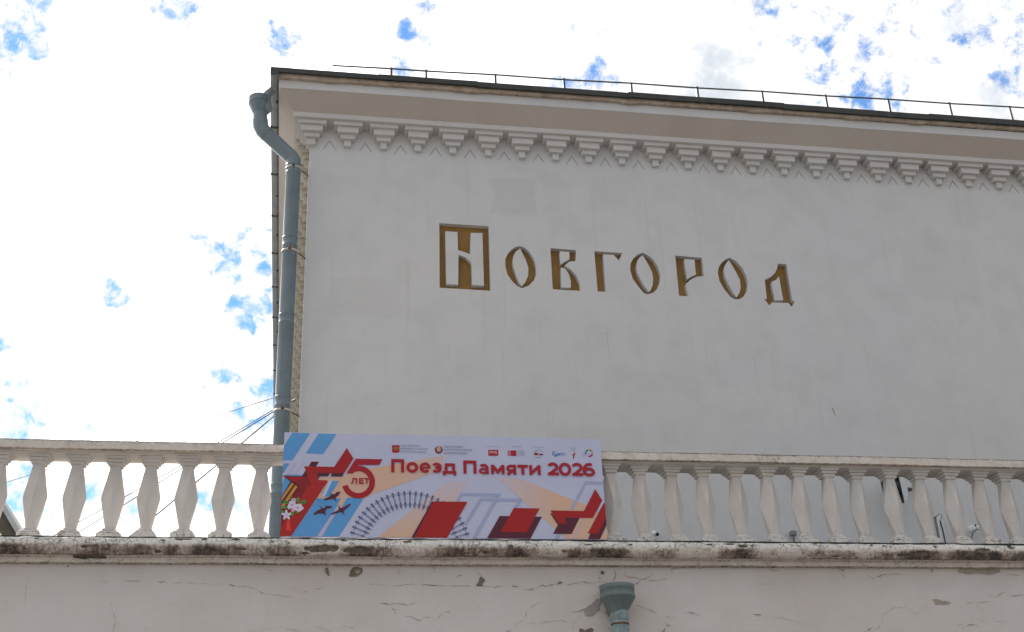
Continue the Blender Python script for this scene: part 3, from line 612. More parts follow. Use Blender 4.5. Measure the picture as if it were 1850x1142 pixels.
def ground_mat():
    m, t, b, P = material('forecourt_paving', 0.9)
    br = t.node('ShaderNodeTexBrick')
    t.link(P, br.inputs['Vector'])
    br.inputs['Scale'].default_value = 1.6
    br.inputs['Mortar Size'].default_value = 0.012
    br.inputs['Color1'].default_value = (0.15, 0.145, 0.14, 1)
    br.inputs['Color2'].default_value = (0.18, 0.17, 0.165, 1)
    br.inputs['Mortar'].default_value = (0.08, 0.08, 0.08, 1)
    n = t.noise(P, 0.8, 6, 0.6)
    t.link(t.mix(t.ramp(n, 0.3, 0.7, 0.0, 0.35), br.outputs[0], (0.12, 0.115, 0.11)), b.inputs['Base Color'])
    return m
M['ground'] = ground_mat()

def weathered(name, upper_cracks=1.0, grime_shade_amt=1.0):
    """old lime-washed moulding; the vertex colour 'wear' holds (lost render, grime with painted shade lines, top lichen)"""
    m, t, b, P = material(name, 0.95)
    at = t.node('ShaderNodeVertexColor', layer_name='wear_shade')
    sp = t.node('ShaderNodeSeparateColor')
    t.link(at.outputs[0], sp.inputs[0])
    loss, grime_shade, top = sp.outputs[0], sp.outputs[1], sp.outputs[2]
    n1 = t.noise(P, 5.0, 7, 0.62, 0.5)
    n2 = t.noise(P, 22.0, 6, 0.65, 0.4)
    fine = t.noise(P, 90.0, 4, 0.6)
    streak = t.noise(t.mapping(P, (26, 8, 1.6)), 1.6, 6, 0.7)
    c = t.mix(t.ramp(n1, 0.3, 0.7), (0.68, 0.59, 0.50), (0.76, 0.69, 0.61))
    # lichen-white crust towards the top
    c = t.mix(t.math('MULTIPLY', top, t.ramp(n2, 0.35, 0.6)), c, (0.76, 0.75, 0.70))
    c = t.mix(t.math('MULTIPLY', top, t.ramp(fine, 0.52, 0.66, 0.0, 0.75)), c, (0.24, 0.23, 0.205))
    # black-brown grime in blotches and runs, and the painted shade lines of the ledge
    g = t.math('ADD', t.math('MULTIPLY', grime_shade, 1.15), t.math('MULTIPLY', t.math('SUBTRACT', n2, 0.5), 1.5))
    g = t.math('ADD', g, t.math('MULTIPLY', t.math('SUBTRACT', streak, 0.5), 0.9))
    gm = t.ramp(g, 0.22, 0.95, 0.0, 0.85 * grime_shade_amt)
    c = t.mix(gm, c, (0.23, 0.16, 0.115))
    gm2 = t.ramp(g, 0.72, 1.30, 0.0, 0.85 * grime_shade_amt)
    c = t.mix(gm2, c, (0.05, 0.042, 0.035))
    # crackle
    wob = t.node('ShaderNodeVectorMath', operation='ADD')
    sc = t.node('ShaderNodeVectorMath', operation='SCALE')
    nc = t.node('ShaderNodeTexNoise'); nc.inputs['Scale'].default_value = 9.0; nc.inputs['Detail'].default_value = 5
    t.link(P, nc.inputs['Vector']); t.link(nc.outputs['Color'], sc.inputs[0]); sc.inputs['Scale'].default_value = 0.22
    t.link(P, wob.inputs[0]); t.link(sc.outputs[0], wob.inputs[1])
    cracks = None
    for s_, wd, lo, hi, seed in ((5.0, 0.022, 0.40, 0.50, 0.0), (13.0, 0.045, 0.46, 0.56, 7.0)):
        v = t.node('ShaderNodeTexVoronoi', feature='DISTANCE_TO_EDGE')
        v.inputs['Scale'].default_value = s_
        t.link(wob.outputs[0], v.inputs['Vector'])
        k = t.ramp(v.outputs['Distance'], 0.0, wd, 1.0, 0.0)
        mask = t.ramp(t.noise(t.mapping(P, (1, 1, 1), (seed, 0, 0)), 3.0, 4, 0.6), lo, hi)
        k = t.math('MULTIPLY', k, mask)
        cracks = k if cracks is None else t.math('MAXIMUM', cracks, k)
    cracks = t.math('MULTIPLY', cracks, t.math('ADD', 0.35, t.math('MULTIPLY', t.math('MAXIMUM', top, grime_shade), 0.65)))
    cracks = t.math('MULTIPLY', cracks, upper_cracks)
    c = t.mix(t.math('MULTIPLY', cracks, 0.9), c, (0.05, 0.04, 0.033))
    # places where the render has gone
    bare = t.mix(t.ramp(n2, 0.35, 0.65), (0.12, 0.10, 0.075), (0.22, 0.18, 0.135))
    c = t.mix(t.ramp(t.math('ADD', loss, t.math('MULTIPLY', t.math('SUBTRACT', n2, 0.5), 0.35)), 0.42, 0.58), c, bare)
    t.link(c, b.inputs['Base Color'])
    h = t.math('ADD', t.math('MULTIPLY', n1, 1.0), t.math('MULTIPLY', n2, 0.6))
    h = t.math('ADD', h, t.math('MULTIPLY', fine, 0.25))
    h = t.math('SUBTRACT', h, t.math('MULTIPLY', cracks, 0.8))
    bump(t, b, h, 0.7, 0.012)
    return m
M['ledge'] = weathered('weathered_ledge')
M['rail'] = weathered('weathered_handrail', 0.6, 0.85)

def baluster_mat():
    m, t, b, P = material('limewashed_baluster', 0.92)
    n = t.noise(P, 4.0, 6, 0.6, 0.4)
    c = t.mix(t.ramp(n, 0.3, 0.7), (0.62, 0.575, 0.53), (0.68, 0.64, 0.60))
    sp = t.node('ShaderNodeSeparateXYZ'); t.link(P, sp.inputs[0])
    low = t.ramp(sp.outputs[2], 4.98, 4.80)
    n2 = t.noise(P, 24.0, 6, 0.7)
    rust = t.math('MULTIPLY', low, t.ramp(n2, 0.50, 0.62, 0.0, 0.8))
    c = t.mix(rust, c, (0.20, 0.155, 0.12))
    c = t.mix(t.ramp(n2, 0.62, 0.75, 0.0, 0.35), c, (0.34, 0.30, 0.27))
    r2 = t.noise(t.mapping(P, (1, 1, 1), (3, 1, 5)), 40.0, 4, 0.6)
    c = t.mix(t.math('MULTIPLY', low, t.ramp(r2, 0.66, 0.72)), c, (0.12, 0.05, 0.03))
    t.link(c, b.inputs['Base Color'])
    bump(t, b, t.math('ADD', n, t.math('MULTIPLY', n2, 0.5)), 0.6, 0.008)
    return m
M['baluster'] = baluster_mat()

# print inks
LAV = (0.575, 0.58, 0.75)
INK = dict(sky=(0.12, 0.36, 0.70), mist=(0.55, 0.50, 0.68), pale=(0.62, 0.62, 0.78), outline=(0.40, 0.44, 0.64),
           maroon=(0.115, 0.022, 0.040), red=(0.42, 0.018, 0.020), redb=(0.27, 0.020, 0.024), redc=(0.46, 0.025, 0.022),
           redp=(0.42, 0.018, 0.018), redt=(0.42, 0.016, 0.030), marl=(0.10, 0.02, 0.035), black=(0.03, 0.03, 0.03),
           orange=(0.72, 0.27, 0.06), cone=(0.80, 0.06, 0.045), leaf=(0.10, 0.30, 0.045), leafd=(0.04, 0.12, 0.03),
           pink=(0.70, 0.38, 0.48), petal=(0.76, 0.66, 0.80), pinkc=(0.55, 0.30, 0.60), crane=(0.12, 0.02, 0.045),
           logored=(0.45, 0.015, 0.03), gold=(0.30, 0.17, 0.03), logobrown=(0.14, 0.07, 0.05), logotan=(0.62, 0.36, 0.27),
           grey=(0.22, 0.22, 0.32), navy=(0.03, 0.03, 0.12), blue=(0.03, 0.15, 0.50), green=(0.01, 0.25, 0.14),
           gold2=(0.65, 0.40, 0.10), magenta=(0.45, 0.02, 0.16), white=(0.75, 0.75, 0.80), bolt=(0.045, 0.05, 0.16),
           sleeper=(0.28, 0.29, 0.46), steel=(0.20, 0.21, 0.36))
TAN = (0.72, 0.46, 0.33)
def ink(key):
    k = 'ink_' + key
    if k in M: return M[k]
    if key.startswith('beam'):
        m, t, b, P = material(k, 0.35)
        sp = t.node('ShaderNodeSeparateXYZ'); t.link(P, sp.inputs[0])
        if key == 'beam_u': f = t.ramp(sp.outputs[0], 0.9, 2.0, 0.0, 1.0, False)
        elif key == 'beam_v': f = t.ramp(sp.outputs[2], 4.8, 5.42, 0.0, 1.0, False)
        else: f = t.ramp(sp.outputs[0], 2.4, 1.75, 0.0, 1.0, False)
        t.link(t.mix(f, TAN, (0.60, 0.55, 0.66)), b.inputs['Base Color'])
    else:
        m = flat(k, INK[key], 0.35)
    M[k] = m
    return m
M['panel'] = flat('banner_vinyl_lavender', LAV, 0.32)

# ------------------------------------------------------------------ object helpers
def root(name, loc, label, cat, group=None):
    o = bpy.data.objects.new(name, None)
    o.empty_display_size = 0.2
    COL.objects.link(o)
    o.location = loc
    o['label'] = label; o['category'] = cat
    if group: o['group'] = group
    return o

def world_loc(o):
    v = Vector(o.location)
    while o.parent:
        o = o.parent; v += Vector(o.location)
    return v

def link(me, name, mats, parent=None, origin=None, label=None, kind=None):
    """mesh given in world coordinates becomes a child whose origin sits at its own foot"""
    if origin is None:
        n = len(me.vertices)
        co = np.empty(n * 3); me.vertices.foreach_get('co', co); co = co.reshape(-1, 3)
        origin = Vector(((co[:, 0].min() + co[:, 0].max()) / 2, (co[:, 1].min() + co[:, 1].max()) / 2, co[:, 2].min()))
    me.transform(Matrix.Translation(-Vector(origin)))
    me.name = name
    for m_ in (mats if isinstance(mats, (list, tuple)) else [mats]):
        me.materials.append(m_)
    o = bpy.data.objects.new(name, me)
    COL.objects.link(o)
    if parent:
        o.parent = parent
        o.location = Vector(origin) - world_loc(parent)
    else:
        o.location = origin
    if label: o['label'] = label
    if kind: o['kind'] = kind
    return o

class MB:
    def __init__(s): s.v = []; s.f = []; s.m = []; s.smooth = []
    def add(s, vs, fs, mi=0, smooth=False):
        k = len(s.v); s.v += [tuple(p) for p in vs]
        for f in fs:
            s.f.append(tuple(i + k for i in f)); s.m.append(mi); s.smooth.append(smooth)
        return s
    def box(s, x0, x1, y0, y1, z0, z1, mi=0):
        vs = [(x, y, z) for z in (z0, z1) for y in (y0, y1) for x in (x0, x1)]
        return s.add(vs, [(0, 2, 3, 1), (4, 5, 7, 6), (0, 1, 5, 4), (2, 6, 7, 3), (0, 4, 6, 2), (1, 3, 7, 5)], mi)
    def tube(s, pts, r, n=10, caps=True, mi=0):
        pts = [Vector(p) for p in pts]; rs = r if isinstance(r, (list, tuple)) else [r] * len(pts)
        rings = []; prev = None
        for i, p in enumerate(pts):
            d = ((pts[i + 1] - p) if i < len(pts) - 1 else (p - pts[i - 1]))
            if 0 < i < len(pts) - 1:
                d = (pts[i + 1] - p).normalized() + (p - pts[i - 1]).normalized()
            if d.length < 1e-9: d = Vector((0, 0, 1))
            d.normalize()
            a = prev if prev is not None else (Vector((0, 1, 0)) if abs(d.y) < 0.9 else Vector((1, 0, 0)))
            e1 = (a - d * a.dot(d)).normalized(); e2 = d.cross(e1); prev = e1
            k = 1.0
            if 0 < i < len(pts) - 1:
                u1 = (p - pts[i - 1]).normalized(); k = 1 / max(0.5, u1.dot(d))
            rings.append([p + (e1 * math.cos(2 * math.pi * j / n) + e2 * math.sin(2 * math.pi * j / n)) * rs[i] * (k if 0 < i < len(pts) - 1 and False else 1.0) for j in range(n)])
        vs = [q for R_ in rings for q in R_]
        fs = [(i * n + j, i * n + (j + 1) % n, (i + 1) * n + (j + 1) % n, (i + 1) * n + j) for i in range(len(pts) - 1) for j in range(n)]
        s.add(vs, fs, mi, True)
        if caps:
            s.add(rings[0], [tuple(range(n))[::-1]], mi); s.add(rings[-1], [tuple(range(n))], mi)
        return s
    def lathe(s, cx, cy, prof, n=28, mi=0, smooth=True):
        vs = [(cx + r * math.cos(2 * math.pi * j / n), cy + r * math.sin(2 * math.pi * j / n), z) for r, z in prof for j in range(n)]
        fs = [(i * n + j, i * n + (j + 1) % n, (i + 1) * n + (j + 1) % n, (i + 1) * n + j) for i in range(len(prof) - 1) for j in range(n)]
        return s.add(vs, fs, mi, smooth)
    def mesh(s):
        me = bpy.data.meshes.new('m')
        me.from_pydata(s.v, [], s.f)
        me.polygons.foreach_set('material_index', s.m)
        me.polygons.foreach_set('use_smooth', s.smooth)
        me.update()
        return me
    def obj(s, name, mats, parent=None, **k):
        return link(s.mesh(), name, mats, parent, **k)

def bevelled(me, w):
    bm = bmesh.new(); bm.from_mesh(me)
    bmesh.ops.remove_doubles(bm, verts=bm.verts, dist=1e-5)
    bmesh.ops.bevel(bm, geom=list(bm.edges), offset=w, segments=1, affect='EDGES', clamp_overlap=True)
    bm.to_mesh(me); bm.free()
    return me

def fbm(x, y, z, o=4):
    return noise.fractal(Vector((x, y, z)), 1.0, 2.0, o)       # about -1..1

def smooth01(a, b, x):
    t = min(1.0, max(0.0, (x - a) / (b - a))); return t * t * (3 - 2 * t)

# ------------------------------------------------------------------ ground
g = MB().add([(-400, -400, 0), (400, -400, 0), (400, 400, 0), (-400, 400, 0)], [(0, 1, 2, 3)]).obj('ground', M['ground'])
g['kind'] = 'structure'

# ------------------------------------------------------------------ station building with the carved inscription
YW = 14.5            # front face of the wall
ZC = 11.61           # underside of the frieze band
DROP = -0.0035       # the cornice sinks slightly to the right
XR = 16.0
YB = 31.0
building = root('station_building', (8, 22, 0), 'tall white rendered station building with stepped cornice and carved ochre lettering', 'building')

def poly_curve(loops, extrude):
    cu = bpy.data.curves.new('tmp', 'CURVE')
    cu.dimensions = '2D'; cu.fill_mode = 'BOTH'; cu.extrude = extrude
    for lp in loops:
        sp = cu.splines.new('POLY'); sp.points.add(len(lp) - 1); sp.use_cyclic_u = True
        for i, (x, y) in enumerate(lp): sp.points[i].co = (x, y, 0, 1)
    o = bpy.data.objects.new('tmp', cu); COL.objects.link(o)
    return o

def curve_mesh(o):
    dg = bpy.context.evaluated_depsgraph_get()
    me = bpy.data.meshes.new_from_object(o.evaluated_get(dg))
    cu = o.data
    bpy.data.objects.remove(o); bpy.data.curves.remove(cu)
    return me

DENT_X = [0.03 + 0.4875 * k for k in range(33)]
loops = [[(0.012, 4.0), (XR, 4.0), (XR, 11.66), (0.012, 11.66)]]
for outer, islands in LETTERS:
    loops.append(outer); loops += islands
chev = []
for k in range(len(DENT_X) - 1):
    xm = (DENT_X[k] + DENT_X[k + 1]) / 2
    if xm > XR - 0.3: break
    za, zb, wg, hw = 11.408 + DROP * xm, 11.258 + DROP * xm, 0.013, 0.088
    loops.append([(xm, za), (xm + hw, zb), (xm + hw - wg, zb), (xm, za - wg * 2.1), (xm - hw + wg, zb), (xm - hw, zb)])
wo = poly_curve(loops, 0.04)
bpy.context.view_layer.update()
me = curve_mesh(wo)
for v in me.vertices:
    x, y, z = v.co; v.co = (x, YW + 0.04 - z, y)
link(me, 'wall', M['wall'], building)
# the bottoms of the letters
for ch, (outer, isl) in zip('НОВГОРОД', LETTERS):
    xs = [p[0] for p in outer]; zs = [p[1] for p in outer]
    MB().add([(min(xs) - .03, YW + .078, min(zs) - .03), (max(xs) + .03, YW + .078, min(zs) - .03), (max(xs) + .03, YW + .078, max(zs) + .03), (min(xs) - .03, YW + .078, max(zs) + .03)],
             [(0, 1, 2, 3)]).obj('letter', M['ochre'], building, label='recessed ochre letter %s of the inscription' % ch)
MB().add([(0.02, YW + .012, 11.15), (XR, YW + .012, 11.15), (XR, YW + .012, 11.5), (0.02, YW + .012, 11.5)], [(0, 1, 2, 3)]).obj('groove_bed', M['cornice'], building)
# thin rain streaks and scratches on the render
for x, z0, z1, wd in ((6.02, 8.32, 7.75, .012), (4.0, 8.62, 8.1, .010), (6.28, 8.5, 7.6, .006), (5.35, 8.5, 8.0, .008), (3.1, 8.75, 8.3, .008), (7.02, 7.62, 7.50, .022)):
    m_ = MB(); vs = []
    for i in range(9):
        z = z0 + (z1 - z0) * i / 8; ww = wd * (1 - 0.8 * i / 8) * (0.7 + 0.5 * fbm(x, z * 7, 1)); xx = x + 0.01 * fbm(z * 2, x, 4) + (0.03 * (i / 8) if wd > .02 else 0)
        vs += [(xx - ww / 2, YW - .0012, z), (xx + ww / 2, YW - .0012, z)]
    m_.add(vs, [(2 * i, 2 * i + 1, 2 * i + 3, 2 * i + 2) for i in range(8)])
    m_.obj('rain_streak', M['streak'] if wd < .02 else M['crack'], building)
# rounded corner of the render
cb = MB(); n = 6
prof = [(0.0125 - 0.0125 * math.sin(math.pi / 2 * i / n) , YW + 0.0125 - 0.0125 * math.cos(math.pi / 2 * i / n)) for i in range(n + 1)]
vs = [(x + 0.006 * fbm(0, 3, z * 1.3) * 0, y, z) for z in (4.0, 11.6) for x, y in prof]
cb.add(vs, [(i, i + n + 1, i + n + 2, i + 1) for i in range(n)], 0, True)
cb.obj('corner_bead', M['wall'], building)
MB().add([(0, YW + .0125, 4), (0, YB, 4), (0, YB, 11.66), (0, YW + .0125, 11.66)], [(0, 1, 2, 3)]).obj('side_wall', M['cornice_dirty'], building)
MB().add([(XR, YW, 4), (XR, YB, 4), (XR, YB, 11.66), (XR, YW, 11.66)], [(0, 1, 2, 3)]).obj('side_wall', M['wall'], building)
MB().add([(0, YB, 4), (XR, YB, 4), (XR, YB, 11.66), (0, YB, 11.66)], [(0, 1, 2, 3)]).obj('rear_wall', M['wall'], building)

# cornice: profile (overhang, height) swept along the front and down both sides
def sweep(name, prof, mat, wob=0.0, step=0.5, smooth=False):
    """mitred run: left side -> front -> right side"""
    path = []
    y = YB
    while y > YW + 0.01: path.append(('L', y)); y -= 2.0
    x = 0.0
    path.append(('c0', 0))
    x = step
    while x < XR - 0.01: path.append(('F', x)); x += step
    path.append(('c1', 0)); path.append(('R', YB))
    vs = []
    for typ, t_ in path:
        for d, z in prof:
            if typ == 'L': p = (-d, t_, z)
            elif typ == 'c0': p = (-d, YW - d, z)
            elif typ == 'F':
                p = (t_, YW - d + wob * fbm(t_ * 0.7, d * 3, z) * 0.5, z + DROP * t_ + wob * fbm(t_ * 0.5, z, 7.0))
            elif typ == 'c1': p = (XR + d, YW - d, z + DROP * XR)
            else: p = (XR + d, t_, z + DROP * XR)
            vs.append(p)
    n = len(prof); fs = []
    for i in range(len(path) - 1):
        for j in range(n - 1):
            fs.append((i * n + j, (i + 1) * n + j, (i + 1) * n + j + 1, i * n + j + 1))
    return MB().add(vs, fs, 0, smooth).obj(name, mat, building)
sweep('frieze_band', [(0.0, ZC), (0.23, ZC), (0.236, ZC + .006), (0.236, ZC + .072), (0.23, ZC + .078)], M['cornice'], 0.010)
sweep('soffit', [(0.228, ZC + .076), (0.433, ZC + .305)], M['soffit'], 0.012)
sweep('fascia', [(0.433, ZC + .303), (0.443, ZC + .306), (0.446, ZC + .44)], M['wall'], 0.012)

# peeling board under the roof edge
bv = MB(); xs = np.arange(-0.46, XR + 0.4, 0.03); P_ = [(0.44, 12.045), (0.475, 12.035), (0.50, 12.04), (0.505, 12.065), (0.50, 12.11)]
vs = []
for x in xs:
    rag = max(0.0, fbm(x * 2.1, 5, 0)) * 0.03 + 0.010 * fbm(x * 17, 2, 0)
    for k, (d, z) in enumerate(P_):
        vs.append((x, YW - d + 0.008 * fbm(x * 11, k, 3), z + DROP * 0.5 * x - (rag if k < 3 else 0)))
n = len(P_)
bv.add(vs, [(i * n + j, (i + 1) * n + j, (i + 1) * n + j + 1, i * n + j + 1) for i in range(len(xs) - 1) for j in range(n - 1)])
bv.obj('eave_board', M['wood'], building, label='peeling brown eave board')
# soffit of the roof overhang and the sheet-metal drip edge, sheet by sheet
joints = [-0.56, 0.9, 2.25, 4.45, 6.75, 9.05, 11.2, 13.4, XR + 0.56]
for i in range(len(joints) - 1):
    a, b_ = joints[i], joints[i + 1] + 0.03
    dz = [0.0, 0.004, -0.002, 0.010, 0.0, 0.008, -0.004, 0.0][i]; hh = 0.080 + 0.004 * min(i, 5)
    m_ = MB(); N = 12; vs = []
    for j in range(N + 1):
        x = a + (b_ - a) * j / N
        z1 = 12.172 + DROP * 0.55 * x + dz + 0.005 * fbm(x * 0.9, i, 1); y = YW - 0.55 - 0.004 * (i % 2) + 0.004 * fbm(x, 4, i)
        vs += [(x, YW - 0.5, z1 - hh + 0.012), (x, y + 0.006, z1 - hh), (x, y, z1 - hh + 0.004), (x, y, z1 - 0.004), (x, y + 0.008, z1), (x, y + 0.4, z1 + 0.05)]
    m_.add(vs, [(j * 6 + k, (j + 1) * 6 + k, (j + 1) * 6 + k + 1, j * 6 + k + 1) for j in range(N) for k in range(5)])
    m_.obj('flashing_sheet', M['flashing'], building)
# gutter along the left eave, with joints and brackets
y = YW - 0.55; k = 0
while y < YB:
    y2 = min(y + 1.25, YB)
    MB().add([(-0.56, y, 12.17), (-0.562, y, 12.06), (-0.53, y, 12.035), (-0.47, y, 12.04), (-0.447, y, 12.075), (-0.56, y2, 12.17), (-0.562, y2, 12.06), (-0.53, y2, 12.035), (-0.47, y2, 12.04), (-0.447, y2, 12.075)],
             [(0, 1, 6, 5), (1, 2, 7, 6), (2, 3, 8, 7), (3, 4, 9, 8)]).obj('gutter', M['gutter'], building)
    MB().box(-0.568, -0.447, y2 - 0.02, y2 + 0.012, 12.028, 12.05).obj('gutter_joint', M['flashing'], building)
    MB().box(-0.485, -0.445, y + 0.60, y + 0.635, 12.02, 12.05).obj('gutter_bracket', M['flashing'], building)
    y = y2; k += 1
MB().add([(-0.56, YW - .553, 12.035), (-0.447, YW - .553, 12.035), (-0.447, YW - .553, 12.10), (-0.56, YW - .553, 12.172)], [(0, 1, 2, 3)]).obj('gutter_stop_end', M['flashing'], building)
# hipped metal roof
zr = 13.9
MB().add([(-0.56, YW - .545, 12.168), (XR + .56, YW - .545, 12.13), (XR + .56, YB + .5, 12.13), (-0.56, YB + .5, 12.168), (5.5, 22.5, zr), (11, 22.5, zr)],
         [(0, 1, 5, 4), (1, 2, 5), (2, 3, 4, 5), (3, 0, 4)]).obj('roof', M['roof'], building)

# stepped corbels under the frieze band
TIERS = [(0.195, 0.19, 11.549, ZC), (0.1425, 0.150, 11.456, 11.549), (0.1025, 0.10, 11.387, 11.456), (0.046, 0.06, 11.286, 11.387)]
def corbel_mesh():
    m_ = MB()
    for hw, d, z0, z1 in TIERS:
        m_.box(-hw, hw, -d, 0.01, z0 - ZC, z1 - ZC)
    me = m_.mesh()
    bm = bmesh.new(); bm.from_mesh(me)
    bmesh.ops.bevel(bm, geom=list(bm.edges), offset=0.004, segments=1, affect='EDGES')
    bm.to_mesh(me); bm.free()
    me.name = 'corbel'; me.materials.append(M['cornice'])
    return me
cm = corbel_mesh()
cm_side = cm.copy(); cm_side.materials.clear(); cm_side.materials.append(M['cornice_dirty'])
def worn(mesh, seed, amt):
    '''a hand-made variant: corners a few millimetres off'''
    me_ = mesh.copy(); r_ = random.Random(seed)
    for v in me_.vertices:
        q = v.co * 9.0 + Vector((seed * 3.1, 0, 0))
        v.co += noise.noise_vector(q) * amt + Vector((r_.uniform(-1, 1), r_.uniform(-1, 1), r_.uniform(-1, 1))) * amt * 0.25
    return me_
CV = {}
for m__ in (cm, cm_side): CV[m__] = [worn(m__, s_, 0.004) for s_ in range(5)]
def corbel(x, y, rz, mesh, s=1.0):
    o = bpy.data.objects.new('corbel', random.choice(CV[mesh])); COL.objects.link(o); o.parent = building
    o.location = Vector((x, y, ZC + DROP * max(x, 0) + 0.001)) - building.location
    o.rotation_euler = (0, 0, rz); o.scale = (s, 1, 1)
for i, x in enumerate(DENT_X):
    if i == 0 or x > XR - 0.1: continue
    jit = random.uniform(-0.008, 0.008)
    corbel(x + jit, YW, random.uniform(-0.006, 0.006), cm, random.uniform(0.96, 1.05))
# the corner corbel wraps round the corner
m_ = MB()
for hw, d, z0, z1 in TIERS:
    m_.box(-d + 0.015, 0.03 + hw, YW - d, YW + 0.03 + hw, z0, z1)
bevelled_me = m_.mesh()
bm = bmesh.new(); bm.from_mesh(bevelled_me); bmesh.ops.bevel(bm, geom=list(bm.edges), offset=0.004, segments=1, affect='EDGES'); bm.to_mesh(bevelled_me); bm.free()
link(bevelled_me, 'corner_corbel', M['cornice'], building)
for k in range(1, 34):
    yy = YW + 0.03 + 0.4875 * k
    if yy < YB - 0.2: corbel(0.0, yy, -math.pi / 2, cm_side, random.uniform(0.96, 1.04))

# ------------------------------------------------------------------ railing on the roof
railing = root('roof_railing', (8, YW - 0.1, 12.15), 'thin dark steel snow railing on posts along the roof edge above the inscription', 'railing')
posts = [1.108, 1.607] + [2.612 + 1.0155 * k for k in range(12)]
def zrail(x): return 12.612 + 0.0115 * x
m_ = MB(); m_.tube([(0.28, YW - .1, zrail(.28) - .01)] + [(x, YW - .1, zrail(x) + 0.006 * math.sin(x * 3)) for x in posts], 0.0125, 8)
m_.obj('rail', M['rail_steel'], railing)
for x in posts:
    m_ = MB(); lean = 0.02
    m_.box(x - .016, x + .016, YW - .105, YW - .098, 12.19, zrail(x) + 0.02)
    m_.box(x - .016, x - .012, YW - .098, YW - .06, 12.19, zrail(x) + 0.02)
    m_.obj('post', M['rail_steel'], railing)

# ------------------------------------------------------------------ corner drainpipe
dp = root('drainpipe', (-0.2, 14.35, 4.77), 'long blue grey drainpipe with a funnel head at the left corner of the tall building', 'drainpipe')
PY = 14.35
zj = [10.86, 9.74, 8.62, 7.50, 6.38, 5.26, 4.77]
def pxat(z): return -0.2 - 0.0 * z
for i in range(len(zj) - 1):
    a, b_ = zj[i], zj[i + 1]
    m_ = MB(); m_.lathe(-0.2, PY, [(0.098, b_), (0.098, a - 0.13), (0.103, a - 0.122), (0.103, a - 0.112), (0.0995, a - 0.105), (0.0995, a - 0.02), (0.104, a - 0.012), (0.104, a), (0.097, a + 0.005)], 32)
    m_.obj('pipe_section', M['pipe'], dp)
m_ = MB(); m_.tube([(-0.2, PY, 10.85), (-0.2, PY, 10.93), (-0.228, PY, 10.985), (-0.60, PY, 11.36)], 0.1005, 28)
m_.obj('elbow', M['pipe'], dp)
m_ = MB(); m_.tube([(-0.565, PY, 11.325), (-0.625, PY, 11.385), (-0.665, PY, 11.46), (-0.675, PY, 11.56)], 0.105, 28)
m_.obj('elbow', M['pipe'], dp)
m_ = MB(); m_.tube([(-0.674, PY, 11.50), (-0.685, PY, 11.70)], 0.098, 28); m_.obj('pipe_section', M['pipe'], dp)
m_ = MB(); m_.tube([(-0.685, PY, 11.68), (-0.69, PY, 11.72), (-0.70, PY, 11.79), (-0.705, PY, 11.84)], [0.102, 0.11, 0.135, 0.14], 28, caps=False)
m_.tube([(-0.703, PY, 11.825), (-0.712, PY, 11.92)], [0.146, 0.144], 28, caps=False)
m_.obj('funnel', M['pipe'], dp)
m_ = MB(); m_.tube([(-0.52, PY - .02, 12.08), (-0.60, PY, 12.00), (-0.62, PY, 11.88), (-0.60, PY, 11.76), (-0.63, PY, 11.70)], [0.05, 0.06, 0.075, 0.085, 0.06], 18)
m_.obj('gutter_outlet', M['gutter'], dp)
for z in (10.80, 9.53, 7.31, 5.6):
    m_ = MB(); n = 36
    prof = [(0.1015, z - 0.014), (0.1085, z - 0.012), (0.1085, z + 0.012), (0.1015, z + 0.014)]
    m_.lathe(-0.2, PY, prof, n)
    c_ = m_.obj('clamp', M['clamp'], dp)
    MB().box(-0.22, -0.18, PY - 0.125, PY - 0.104, z - 0.012, z + 0.014).obj('bolt', M['rust'], c_)
    MB().tube([(-0.10, PY, z), (0.03, YW + .05, z + .01)], 0.008, 8).obj('pin', M['rust'], c_)

# ------------------------------------------------------------------ lower terrace building
terrace = root('terrace_building', (5, 11.12, 0), 'lower cream rendered building with cracked plaster and a stained moulded ledge', 'building')
YL = 11.12
xs = np.arange(-8.0, 16.01, 0.25); zs = np.arange(0.0, 4.64, 0.2)
vs = []
for z in zs:
    for x in xs: vs.append((x, YL + 0.004 * fbm(x * 0.6, 1, z * 0.6), z))
nx = len(xs)
MB().add(vs, [(j * nx + i, j * nx + i + 1, (j + 1) * nx + i + 1, (j + 1) * nx + i) for j in range(len(zs) - 1) for i in range(nx - 1)], 0, True).obj('wall', M['terrace'], terrace)
MB().add([(-8, YL, 0), (-8, 26, 0), (-8, 26, 4.75), (-8, YL, 4.75)], [(0, 1, 2, 3)]).add([(-8, 26, 0), (16, 26, 0), (16, 26, 4.75), (-8, 26, 4.75)], [(0, 1, 2, 3)]).obj('side_wall', M['terrace'], terrace)
MB().add([(-8, 11.08, 4.755), (16, 11.08, 4.755), (16, 26, 4.755), (-8, 26, 4.755)], [(0, 1, 2, 3)]).obj('terrace_floor', M['felt'], terrace)

# the ledge: torus over a fillet, with lost render and grime worked in, and shade lines painted at the fillet
prof = [(11.20, 4.758)]
prof += [(11.05, 4.760), (11.00, 4.7585)]
for i in range(22):
    a = math.radians(72 - 150 * i / 21)
    prof.append((11.012 - 0.085 * math.cos(a), 4.682 + 0.080 * math.sin(a)))
prof += [(11.045, 4.600), (11.055, 4.597), (11.058, 4.590), (11.059, 4.578), (11.060, 4.562), (11.064, 4.556), (11.09, 4.553), (11.125, 4.553)]
LOSSES = [(0.25, 4.660, 0.17, 0.035), (0.55, 4.645, 0.16, 0.022), (6.62, 4.690, 0.10, 0.018), (6.93, 4.725, 0.035, 0.028), (1.95, 4.675, 0.03, 0.035), (2.72, 4.655, 0.03, 0.02),
          (5.98, 4.655, 0.10, 0.018), (-1.75, 4.60, 0.16, 0.010), (-0.95, 4.738, 0.08, 0.012), (4.05, 4.735, 0.06, 0.012), (8.6, 4.68, 0.2, 0.03), (0.1, 4.622, 0.05, 0.008)]
rl = random.Random(5)
